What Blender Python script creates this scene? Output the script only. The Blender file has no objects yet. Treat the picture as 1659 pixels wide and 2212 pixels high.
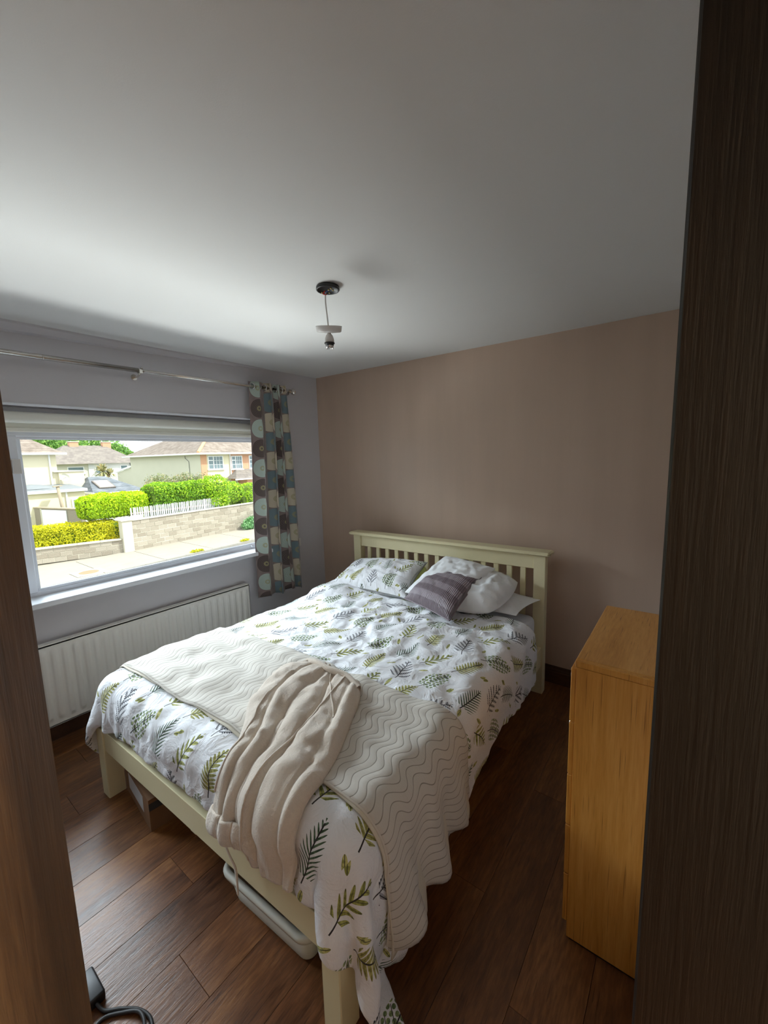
import bpy, bmesh, math, random
import numpy as np
from mathutils import Vector, Matrix, noise as mnoise

C = bpy.context.scene.collection
R = math.radians
PI = math.pi
random.seed(7)

# ------------------------------------------------------------------ camera
cam_data = bpy.data.cameras.new('camera')
cam_data.sensor_fit = 'HORIZONTAL'
cam_data.sensor_width = 36.0
cam_data.lens = 36.0 * 889.44 / 1659.0
cam_data.clip_start = 0.02
cam_data.clip_end = 400
cam = bpy.data.objects.new('camera', cam_data)
C.objects.link(cam)
cam.matrix_world = Matrix((
    (0.79909741, -0.06041984, 0.59815782, 2.99117),
    (0.60064888, 0.12288674, -0.79001252, -2.91550),
    (-0.02577323, 0.99057978, 0.13448958, 1.63684),
    (0, 0, 0, 1)))
bpy.context.scene.camera = cam

# ------------------------------------------------------------------ world, lights, exposure
sc = bpy.context.scene
sc.view_settings.view_transform = 'Standard'
sc.view_settings.look = 'None'
sc.view_settings.gamma = 1.0
sc.view_settings.use_curve_mapping = False
sc.view_settings.exposure = 1.3
sc.cycles.max_bounces = 10
sc.cycles.diffuse_bounces = 7
sc.cycles.transparent_max_bounces = 16
sc.cycles.sample_clamp_indirect = 6.0

world = bpy.data.worlds.new('world')
sc.world = world
world.use_nodes = True
wn = world.node_tree
wn.nodes['Background'].inputs['Color'].default_value = (0.90, 0.95, 1.0, 1)
wn.nodes['Background'].inputs['Strength'].default_value = 1.0

sun_d = bpy.data.lights.new('sun', 'SUN')
sun_d.energy = 2.4
sun_d.angle = R(3)
sun_d.color = (1.0, 0.96, 0.88)
sun = bpy.data.objects.new('sun', sun_d)
sun.rotation_euler = Vector((0.52, 0.42, 0.78)).to_track_quat('Z', 'Y').to_euler()
C.objects.link(sun)

def area_light(name, loc, target, sx, sy, power, color):
    d = bpy.data.lights.new(name, 'AREA')
    d.shape = 'RECTANGLE'
    d.size = sx
    d.size_y = sy
    d.energy = power
    d.color = color
    o = bpy.data.objects.new(name, d)
    o.location = loc
    o.rotation_euler = (Vector(target) - Vector(loc)).to_track_quat('-Z', 'Y').to_euler()
    C.objects.link(o)
    return o
# added area light standing in for the bright sky, high outside the window
area_light('sky_fill', (-3.2, -1.7, 3.9), (0.9, -1.6, 1.1), 6.0, 3.0, 640, (0.80, 0.895, 1.0))
# added area light low outside, imitating bounce from the pale road and walls
area_light('bounce_fill', (-2.2, -1.75, -1.35), (0.6, -1.7, 2.4), 4.6, 2.0, 340, (0.95, 0.98, 1.0))
# added fill light on the unseen landing, brightens the room through the doorway
area_light('landing_fill', (3.62, -2.25, 2.34), (3.62, -2.25, 0), 0.3, 0.3, 48, (1.0, 0.86, 0.68))

# ------------------------------------------------------------------ helpers: objects
def tag(o, label=None, cat=None, group=None, kind=None):
    if label: o['label'] = label
    if cat: o['category'] = cat
    if group: o['group'] = group
    if kind: o['kind'] = kind
    return o

def thing(name, label, cat, loc=(0, 0, 0), rot=(0, 0, 0), group=None):
    o = bpy.data.objects.new(name, None)
    o.empty_display_size = 0.1
    o.location = loc
    o.rotation_euler = rot
    C.objects.link(o)
    return tag(o, label, cat, group)

def obj(name, bm, mat, parent=None, smooth=False, kind=None, label=None, mats=None):
    me = bpy.data.meshes.new(name)
    bm.to_mesh(me)
    bm.free()
    if smooth:
        for p in me.polygons: p.use_smooth = True
    for m in (mats or [mat]): me.materials.append(m)
    o = bpy.data.objects.new(name, me)
    C.objects.link(o)
    if parent: o.parent = parent
    if kind: o['kind'] = kind
    if label: o['label'] = label
    return o

def raw(name, verts, faces, mat, parent=None, smooth=True, uv=None, kind=None):
    me = bpy.data.meshes.new(name)
    me.from_pydata([tuple(v) for v in verts], [], [tuple(f) for f in faces])
    if uv is not None:
        ul = me.uv_layers.new(name='UVMap')
        li = np.zeros(len(me.loops), dtype=np.int32)
        me.loops.foreach_get('vertex_index', li)
        ul.data.foreach_set('uv', np.asarray(uv, dtype=np.float32)[li].ravel())
    if smooth:
        me.polygons.foreach_set('use_smooth', [True] * len(me.polygons))
    me.materials.append(mat)
    me.update()
    o = bpy.data.objects.new(name, me)
    C.objects.link(o)
    if parent: o.parent = parent
    if kind: o['kind'] = kind
    return o

def struct(name, bm, mat, parent=None, smooth=False):
    return obj(name, bm, mat, parent, smooth, kind='structure')

# ------------------------------------------------------------------ helpers: shapes (added to a bmesh)
def B(): return bmesh.new()

def box(bm, x0, x1, y0, y1, z0, z1, bev=0.0, seg=1):
    t = bmesh.new()
    bmesh.ops.create_cube(t, size=1)
    bmesh.ops.scale(t, vec=(abs(x1 - x0), abs(y1 - y0), abs(z1 - z0)), verts=t.verts)
    bmesh.ops.translate(t, vec=((x0 + x1) / 2, (y0 + y1) / 2, (z0 + z1) / 2), verts=t.verts)
    if bev > 0:
        bmesh.ops.bevel(t, geom=list(t.edges), offset=bev, segments=seg, affect='EDGES', profile=0.5)
    merge(bm, t)
    return bm

def merge(bm, t, M=None):
    if M is not None: bmesh.ops.transform(t, matrix=M, verts=t.verts)
    me = bpy.data.meshes.new('tmp')
    t.to_mesh(me)
    t.free()
    bm.from_mesh(me)
    bpy.data.meshes.remove(me)

def prism(bm, pts, axis, a, b, bev=0.0):
    """polygon pts (2D) extruded along axis from a to b"""
    t = bmesh.new()
    def P(q, w):
        if axis == 'x': return (w, q[0], q[1])
        if axis == 'y': return (q[0], w, q[1])
        return (q[0], q[1], w)
    va = [t.verts.new(P(q, a)) for q in pts]
    vb = [t.verts.new(P(q, b)) for q in pts]
    n = len(pts)
    t.faces.new(va); t.faces.new(vb[::-1])
    for i in range(n):
        t.faces.new((va[i], vb[i], vb[(i + 1) % n], va[(i + 1) % n]))
    bmesh.ops.recalc_face_normals(t, faces=t.faces)
    if bev: bmesh.ops.bevel(t, geom=list(t.edges), offset=bev, segments=1, affect='EDGES')
    merge(bm, t)
    return bm

def poly(bm, pts):
    vs = [bm.verts.new(p) for p in pts]
    return bm.faces.new(vs)

def lathe(bm, prof, center=(0, 0, 0), n=24, M=None):
    """prof: list of (r, z)"""
    t = bmesh.new()
    rings = []
    for r, z in prof:
        if r < 1e-6: rings.append([t.verts.new((0, 0, z))])
        else: rings.append([t.verts.new((r * math.cos(2 * PI * i / n), r * math.sin(2 * PI * i / n), z)) for i in range(n)])
    for a, b in zip(rings, rings[1:]):
        for i in range(n):
            j = (i + 1) % n
            if len(a) == 1 and len(b) == 1: continue
            if len(a) == 1: t.faces.new((a[0], b[i], b[j]))
            elif len(b) == 1: t.faces.new((a[i], a[j], b[0]))
            else: t.faces.new((a[i], a[j], b[j], b[i]))
    bmesh.ops.recalc_face_normals(t, faces=t.faces)
    if M is not None: bmesh.ops.transform(t, matrix=M, verts=t.verts)
    bmesh.ops.translate(t, vec=center, verts=t.verts)
    merge(bm, t)
    return bm

def tube(bm, pts, r, n=8, caps=True):
    t = bmesh.new()
    pts = [Vector(p) for p in pts]
    rr = r if isinstance(r, (list, tuple)) else [r] * len(pts)
    rings = []
    up = None
    for i, p in enumerate(pts):
        d = (pts[min(i + 1, len(pts) - 1)] - pts[max(i - 1, 0)]).normalized()
        if up is None: up = Vector((0, 0, 1)) if abs(d.z) < 0.9 else Vector((1, 0, 0))
        s = d.cross(up).normalized()
        up = s.cross(d).normalized()
        rings.append([t.verts.new(p + rr[i] * (s * math.cos(2 * PI * k / n) + up * math.sin(2 * PI * k / n))) for k in range(n)])
    for a, b in zip(rings, rings[1:]):
        for k in range(n):
            t.faces.new((a[k], a[(k + 1) % n], b[(k + 1) % n], b[k]))
    if caps:
        t.faces.new(rings[0][::-1]); t.faces.new(rings[-1])
    bmesh.ops.recalc_face_normals(t, faces=t.faces)
    merge(bm, t)
    return bm

def bezier_pts(ctrl, per=8):
    """Catmull-Rom through ctrl"""
    P = [Vector(c) for c in ctrl]
    P = [P[0] * 2 - P[1]] + P + [P[-1] * 2 - P[-2]]
    out = []
    for i in range(1, len(P) - 2):
        for k in range(per):
            t = k / per
            a, b, c, d = P[i - 1], P[i], P[i + 1], P[i + 2]
            out.append(0.5 * ((2 * b) + (c - a) * t + (2 * a - 5 * b + 4 * c - d) * t * t + (-a + 3 * b - 3 * c + d) * t ** 3))
    out.append(P[-2])
    return out

# ------------------------------------------------------------------ materials
class NG:
    def __init__(s, name):
        s.m = bpy.data.materials.new(name)
        s.m.use_nodes = True
        s.nt = s.m.node_tree
        s.b = s.nt.nodes['Principled BSDF']
        s.out = s.nt.nodes['Material Output']
    def node(s, t, **kw):
        n = s.nt.nodes.new(t)
        for k, v in kw.items(): setattr(n, k, v)
        return n
    def put(s, sock, v):
        if v is None: return
        if isinstance(v, bpy.types.NodeSocket): s.nt.links.new(v, sock)
        elif isinstance(v, (tuple, list)):
            sock.default_value = tuple(v) + ((1,) if sock.type == 'RGBA' and len(v) == 3 else ())
        else: sock.default_value = v
    def m_(s, op, a, b=None, c=None, clamp=False):
        n = s.node('ShaderNodeMath', operation=op, use_clamp=clamp)
        s.put(n.inputs[0], a); s.put(n.inputs[1], b)
        if c is not None: s.put(n.inputs[2], c)
        return n.outputs[0]
    def add(s, a, b): return s.m_('ADD', a, b)
    def sub(s, a, b): return s.m_('SUBTRACT', a, b)
    def mul(s, a, b): return s.m_('MULTIPLY', a, b)
    def div(s, a, b): return s.m_('DIVIDE', a, b)
    def lt(s, a, b): return s.m_('LESS_THAN', a, b)
    def gt(s, a, b): return s.m_('GREATER_THAN', a, b)
    def fr(s, a): return s.m_('FRACT', a)
    def fl(s, a): return s.m_('FLOOR', a)
    def ab(s, a): return s.m_('ABSOLUTE', a)
    def mx(s, a, b): return s.m_('MAXIMUM', a, b)
    def mn(s, a, b): return s.m_('MINIMUM', a, b)
    def sin(s, a): return s.m_('SINE', a)
    def ss(s, v, e0, e1):
        n = s.node('ShaderNodeMapRange', interpolation_type='SMOOTHSTEP')
        s.put(n.inputs[0], v); s.put(n.inputs[1], e0); s.put(n.inputs[2], e1)
        return n.outputs[0]
    def sep(s, v):
        n = s.node('ShaderNodeSeparateXYZ'); s.put(n.inputs[0], v); return n.outputs
    def comb(s, x, y, z=0.0):
        n = s.node('ShaderNodeCombineXYZ'); s.put(n.inputs[0], x); s.put(n.inputs[1], y); s.put(n.inputs[2], z); return n.outputs[0]
    def tc(s, what='Object'): return s.node('ShaderNodeTexCoord').outputs[what]
    def mapping(s, v, scale=(1, 1, 1), rot=(0, 0, 0), loc=(0, 0, 0)):
        n = s.node('ShaderNodeMapping'); s.put(n.inputs[0], v)
        n.inputs['Scale'].default_value = scale; n.inputs['Rotation'].default_value = rot; n.inputs['Location'].default_value = loc
        return n.outputs[0]
    def noise(s, v, scale, detail=4, rough=0.55, dist=0.0):
        n = s.node('ShaderNodeTexNoise'); s.put(n.inputs['Vector'], v)
        n.inputs['Scale'].default_value = scale; n.inputs['Detail'].default_value = detail
        n.inputs['Roughness'].default_value = rough; n.inputs['Distortion'].default_value = dist
        return n.outputs['Fac']
    def white(s, v):
        n = s.node('ShaderNodeTexWhiteNoise'); s.put(n.inputs['Vector'], v); return n.outputs
    def mix(s, f, a, b, blend='MIX'):
        n = s.node('ShaderNodeMix', data_type='RGBA', blend_type=blend)
        s.put(n.inputs[0], f); s.put(n.inputs[6], a); s.put(n.inputs[7], b)
        return n.outputs[2]
    def ramp(s, f, stops, interp='LINEAR'):
        n = s.node('ShaderNodeValToRGB'); s.put(n.inputs[0], f)
        cr = n.color_ramp; cr.interpolation = interp
        while len(cr.elements) < len(stops): cr.elements.new(0.5)
        for e, (p, c) in zip(cr.elements, stops):
            e.position = p; e.color = tuple(c) + (1,)
        return n.outputs[0]
    def bump(s, h, strength=0.3, dist=0.01, normal=None):
        n = s.node('ShaderNodeBump'); s.put(n.inputs['Height'], h)
        n.inputs['Strength'].default_value = strength; n.inputs['Distance'].default_value = dist
        if normal is not None: s.put(n.inputs['Normal'], normal)
        return n.outputs[0]
    def fin(s, col=None, rough=0.6, normal=None, metal=0.0, spec=0.5, sheen=0.0):
        s.put(s.b.inputs['Base Color'], col)
        s.put(s.b.inputs['Roughness'], rough)
        s.put(s.b.inputs['Metallic'], metal)
        s.put(s.b.inputs['Specular IOR Level'], spec)
        if sheen: s.b.inputs['Sheen Weight'].default_value = sheen
        if normal is not None: s.put(s.b.inputs['Normal'], normal)
        return s.m

def plain(name, col, rough=0.6, var=0.06, scale=6.0, bump=0.0, bscale=200.0, metal=0.0, spec=0.5, bdist=0.002, sheen=0.0):
    g = NG(name)
    co = g.tc('Object')
    n = g.noise(co, scale, 3)
    f = g.m_('MULTIPLY_ADD', n, var * 2, 1 - var)
    colr = g.mix(1.0, col, g.comb(f, f, f), 'MULTIPLY')
    nm = None
    if bump: nm = g.bump(g.noise(co, bscale, 3), bump, bdist)
    return g.fin(colr, rough, nm, metal, spec, sheen)

def wood(name, dark, mid, light, axis='z', rough=0.45, scale=1.0, bump=0.15, rand=False, spec=0.5, fig=(9.0, 0.7), spec_rough=0.0):
    """straight grain running along axis"""
    g = NG(name)
    co = g.tc('Object')
    if rand:
        oi = g.node('ShaderNodeObjectInfo')
        off = g.mul(oi.outputs['Random'], 37.0)
        va = g.node('ShaderNodeVectorMath', operation='ADD')
        g.put(va.inputs[0], co); g.put(va.inputs[1], g.comb(off, off, off)); co2 = va.outputs[0]
    else: co2 = co
    k = {'x': (fig[1], fig[0], fig[0]), 'y': (fig[0], fig[1], fig[0]), 'z': (fig[0], fig[0], fig[1])}[axis]
    k = tuple(q * scale for q in k)
    big = g.noise(g.mapping(co2, k), 1.0, 3, 0.5, 0.6)
    fine = g.noise(g.mapping(co2, tuple(q * 7 for q in k)), 1.6, 4, 0.65, 0.2)
    pore = g.noise(g.mapping(co2, tuple(q * (26 if q > 3 else 9) for q in k)), 1.0, 2, 0.5)
    f = g.add(g.mul(big, 0.55), g.mul(fine, 0.45))
    col = g.ramp(f, [(0.30, dark), (0.50, mid), (0.70, light)])
    col = g.mix(g.ss(pore, 0.62, 0.72), col, g.mix(1.0, col, (0.55, 0.5, 0.45), 'MULTIPLY'))
    if rand:
        v = g.m_('MULTIPLY_ADD', oi.outputs['Random'], 0.30, 0.85)
        col = g.mix(1.0, col, g.comb(v, v, v), 'MULTIPLY')
    r = rough if not spec_rough else g.m_('MULTIPLY_ADD', fine, spec_rough, rough)
    return g.fin(col, r, g.bump(g.add(fine, g.mul(pore, 0.4)), bump, 0.003), spec=spec)

M = {}
def mats():
    # walls: rolled emulsion
    def wall(name, col, var, sheen_r, vert=0.0):
        g = NG(name)
        co = g.tc('Object')
        n = g.noise(co, 1.3, 3)
        v = g.m_('MULTIPLY_ADD', n, var, 1 - var / 2)
        rr = sheen_r
        if vert:
            st = g.noise(g.mapping(co, (7, 7, 0.6)), 1.0, 4, 0.6)
            v = g.add(v, g.mul(g.sub(st, 0.5), vert))  # sheen of the rolled paint, put into the colour as vertical streaks
            rr = g.m_('MULTIPLY_ADD', st, 0.34, sheen_r - 0.17)
        colr = g.mix(1.0, col, g.comb(v, v, v), 'MULTIPLY')
        M[name] = g.fin(colr, rr, g.bump(g.noise(co, 260, 2), 0.12, 0.0015))
    wall('wall_grey', (0.58, 0.565, 0.59), 0.05, 0.7)
    wall('wall_brown', (0.525, 0.388, 0.298), 0.14, 0.38, 0.22)
    wall('ceiling_white', (0.68, 0.675, 0.66), 0.03, 0.85)
    wall('hall_wall', (0.34, 0.30, 0.25), 0.04, 0.8)
    M['floor_plank'] = wood('floor_plank', (0.034, 0.011, 0.004), (0.150, 0.056, 0.018), (0.30, 0.130, 0.040), 'y', 0.25, 1.0, 0.35, True, 0.5, (8.0, 1.1), 0.2)
    M['floor_gap'] = plain('floor_gap', (0.02, 0.011, 0.006), 0.8)
    M['dark_wood'] = wood('dark_wood', (0.002, 0.0013, 0.001), (0.006, 0.0038, 0.0026), (0.019, 0.012, 0.0075), 'z', 0.5, 1.0, 0.3, fig=(16, 0.8))
    M['skirting_wood'] = wood('skirting_wood', (0.02, 0.009, 0.005), (0.05, 0.022, 0.012), (0.09, 0.04, 0.02), 'x', 0.35, 1.0, 0.15)
    M['door_wood'] = wood('door_wood', (0.035, 0.018, 0.008), (0.085, 0.045, 0.020), (0.17, 0.095, 0.042), 'z', 0.5, 1.0, 0.3, fig=(13, 0.8))
    M['oak'] = wood('oak', (0.40, 0.155, 0.020), (0.60, 0.265, 0.045), (0.74, 0.37, 0.09), 'z', 0.42, 1.0, 0.1, fig=(10, 0.55))
    M['oak_top'] = wood('oak_top', (0.44, 0.19, 0.04), (0.62, 0.30, 0.08), (0.74, 0.40, 0.13), 'y', 0.4, 1.0, 0.1, fig=(10, 0.9))
    M['bed_paint'] = plain('bed_paint', (0.72, 0.65, 0.41), 0.42, 0.04, 3, 0.05, 90)
    M['pvc'] = plain('pvc', (0.80, 0.84, 0.90), 0.35, 0.03, 3)
    M['sill'] = plain('sill', (0.74, 0.76, 0.80), 0.22, 0.03, 3)
    M['blind'] = plain('blind', (0.80, 0.80, 0.72), 0.6, 0.03, 3, 0.1, 300)
    M['gasket'] = plain('gasket', (0.06, 0.07, 0.09), 0.6)
    M['steel'] = plain('steel', (0.70, 0.67, 0.62), 0.22, 0.08, 20, metal=1.0)
    M['chrome'] = plain('chrome', (0.75, 0.76, 0.78), 0.12, 0.03, 20, metal=1.0)
    M['radiator'] = plain('radiator', (0.80, 0.78, 0.73), 0.35, 0.03, 3)
    M['white_plastic'] = plain('white_plastic', (0.72, 0.70, 0.68), 0.4, 0.03, 8)
    M['tub'] = plain('tub', (0.60, 0.60, 0.53), 0.45, 0.06, 8)
    M['black_plastic'] = plain('black_plastic', (0.012, 0.012, 0.014), 0.45, 0.2, 30)
    M['dark_flex'] = plain('dark_flex', (0.02, 0.018, 0.018), 0.55, 0.2, 30)
    M['red'] = plain('red', (0.6, 0.03, 0.02), 0.4)
    M['blue_wire'] = plain('blue_wire', (0.08, 0.12, 0.45), 0.4)
    M['brass'] = plain('brass', (0.6, 0.45, 0.2), 0.3, metal=1.0)
    M['sheet'] = plain('sheet', (0.74, 0.76, 0.80), 0.9, 0.04, 4, 0.25, 30, bdist=0.006)
    M['pillow_white'] = plain('pillow_white', (0.80, 0.81, 0.82), 0.9, 0.04, 4, 0.5, 16, bdist=0.012)
    M['green_lining'] = plain('green_lining', (0.40, 0.43, 0.14), 0.9, 0.1, 8)
    # fleece
    g = NG('fleece'); co = g.tc('Object')
    n1 = g.noise(co, 120, 4, 0.7); n2 = g.noise(co, 9, 3)
    v = g.m_('MULTIPLY_ADD', n1, 0.22, 0.86)
    M['fleece'] = g.fin(g.mix(1.0, (0.67, 0.575, 0.48), g.comb(v, v, v), 'MULTIPLY'), 0.95,
                        g.bump(g.add(n1, g.mul(n2, 0.6)), 0.7, 0.006), sheen=0.35)
    # cardboard
    M['cardboard'] = plain('cardboard', (0.22, 0.115, 0.055), 0.85, 0.15, 14, 0.1, 60)
    M['paper'] = plain('paper', (0.55, 0.55, 0.55), 0.8, 0.1, 30)
    M['dark_tape'] = plain('dark_tape', (0.04, 0.045, 0.05), 0.5)
    # window glass: thin pane
    g = NG('glass')
    tr = g.node('ShaderNodeBsdfTransparent'); tr.inputs[0].default_value = (0.96, 0.98, 0.97, 1)
    gl = g.node('ShaderNodeBsdfGlossy'); gl.inputs['Roughness'].default_value = 0.02
    fre = g.node('ShaderNodeFresnel'); fre.inputs[0].default_value = 1.3
    ms = g.node('ShaderNodeMixShader')
    g.put(ms.inputs[0], fre.outputs[0]); g.put(ms.inputs[1], tr.outputs[0]); g.put(ms.inputs[2], gl.outputs[0])
    g.put(g.out.inputs[0], ms.outputs[0])
    M['glass'] = g.m
    leaf_fabric()
    quilt_fabric()
    curtain_fabric()
    cushion_fabric()
    ext_mats()

def ext_mats():
    M['render_cream'] = plain('render_cream', (0.72, 0.66, 0.48), 0.9, 0.05, 1.5)
    M['render_grey'] = plain('render_grey', (0.58, 0.57, 0.48), 0.9, 0.06, 1.2)
    M['render_white'] = plain('render_white', (0.68, 0.69, 0.70), 0.9, 0.04, 1.5)
    M['brick_orange'] = plain('brick_orange', (0.60, 0.33, 0.21), 0.9, 0.12, 9)
    M['upvc_white'] = plain('upvc_white', (0.80, 0.81, 0.83), 0.5, 0.03)
    M['coping'] = plain('coping', (0.56, 0.53, 0.43), 0.9, 0.06, 3)
    M['pavement'] = plain('pavement', (0.36, 0.33, 0.275), 0.95, 0.10, 1.2, 0.2, 30)
    M['asphalt'] = plain('asphalt', (0.33, 0.31, 0.27), 0.95, 0.12, 2.0, 0.2, 60)
    M['kerbstone'] = plain('kerbstone', (0.28, 0.27, 0.24), 0.9, 0.12, 3)
    M['soil'] = plain('soil', (0.22, 0.24, 0.10), 1.0, 0.2, 2)
    M['iron'] = plain('iron', (0.42, 0.22, 0.13), 0.8, 0.1, 20)
    M['far_glass'] = plain('far_glass', (0.16, 0.22, 0.25), 0.1, 0.3, 2.0)
    M['felt_roof'] = plain('felt_roof', (0.22, 0.24, 0.25), 0.95, 0.15, 1.5)
    M['wood_grey'] = plain('wood_grey', (0.40, 0.33, 0.24), 0.9, 0.15, 6)
    M['picket_white'] = plain('picket_white', (0.66, 0.67, 0.72), 0.7, 0.08, 5)
    M['bark'] = plain('bark', (0.20, 0.15, 0.10), 0.95, 0.2, 10)
    M['hedge_core'] = plain('hedge_core', (0.08, 0.14, 0.012), 1.0, 0.3, 8)
    def block(name, a, b):
        g = NG(name)
        oi = g.node('ShaderNodeObjectInfo')
        n = g.noise(g.tc('Object'), 22, 3)
        f = g.add(g.mul(oi.outputs['Random'], 0.6), g.mul(n, 0.4))
        M[name] = g.fin(g.mix(f, a, b), 0.95, g.bump(n, 0.6, 0.03))
    block('concrete_block', (0.25, 0.215, 0.165), (0.44, 0.40, 0.33))
    def tiles(name, a, b, s=0.30):
        g = NG(name)
        w = g.sep(g.tc('Object'))
        row = g.fr(g.div(w[2], s * 0.5))
        col_ = g.fr(g.add(g.div(g.add(w[0], w[1]), s), g.mul(g.fl(g.div(w[2], s * 0.5)), 0.5)))
        n = g.noise(g.tc('Object'), 2.2, 4)
        c = g.mix(g.ss(n, 0.3, 0.7), a, b)
        c = g.mix(g.mul(g.lt(row, 0.22), 0.45), c, tuple(q * 0.45 for q in a))
        c = g.mix(g.mul(g.lt(col_, 0.10), 0.25), c, tuple(q * 0.5 for q in a))
        M[name] = g.fin(c, 0.9, g.bump(row, 0.4, 0.05))
    tiles('roof_brown', (0.20, 0.16, 0.13), (0.31, 0.26, 0.22))
    tiles('roof_grey', (0.19, 0.165, 0.15), (0.27, 0.24, 0.21))
    tiles('slate', (0.13, 0.15, 0.17), (0.21, 0.23, 0.255), 0.5)
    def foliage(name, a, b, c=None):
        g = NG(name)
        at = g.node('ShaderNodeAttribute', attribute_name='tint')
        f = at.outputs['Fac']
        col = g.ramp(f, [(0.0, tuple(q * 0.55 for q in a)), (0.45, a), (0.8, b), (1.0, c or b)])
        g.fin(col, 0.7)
        tl = g.node('ShaderNodeBsdfTranslucent'); g.put(tl.inputs[0], col)
        mx_ = g.node('ShaderNodeMixShader'); mx_.inputs[0].default_value = 0.35
        g.put(mx_.inputs[1], g.b.outputs[0]); g.put(mx_.inputs[2], tl.outputs[0]); g.put(g.out.inputs[0], mx_.outputs[0])
        M[name] = g.m
    foliage('leaf_bright', (0.32, 0.52, 0.010), (0.62, 0.80, 0.015))
    foliage('leaf_gold', (0.70, 0.70, 0.02), (0.98, 0.76, 0.01), (0.98, 0.62, 0.01))
    foliage('leaf_conifer', (0.15, 0.34, 0.02), (0.42, 0.66, 0.03))
    foliage('leaf_bush', (0.26, 0.50, 0.02), (0.58, 0.80, 0.04))
    foliage('leaf_shrub', (0.24, 0.30, 0.12), (0.48, 0.48, 0.24), (0.62, 0.40, 0.28))
    foliage('leaf_tree', (0.16, 0.36, 0.08), (0.38, 0.60, 0.14))
    foliage('leaf_weed', (0.16, 0.42, 0.14), (0.36, 0.64, 0.30))
    foliage('leaf_palm', (0.40, 0.42, 0.20), (0.60, 0.50, 0.26))

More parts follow.
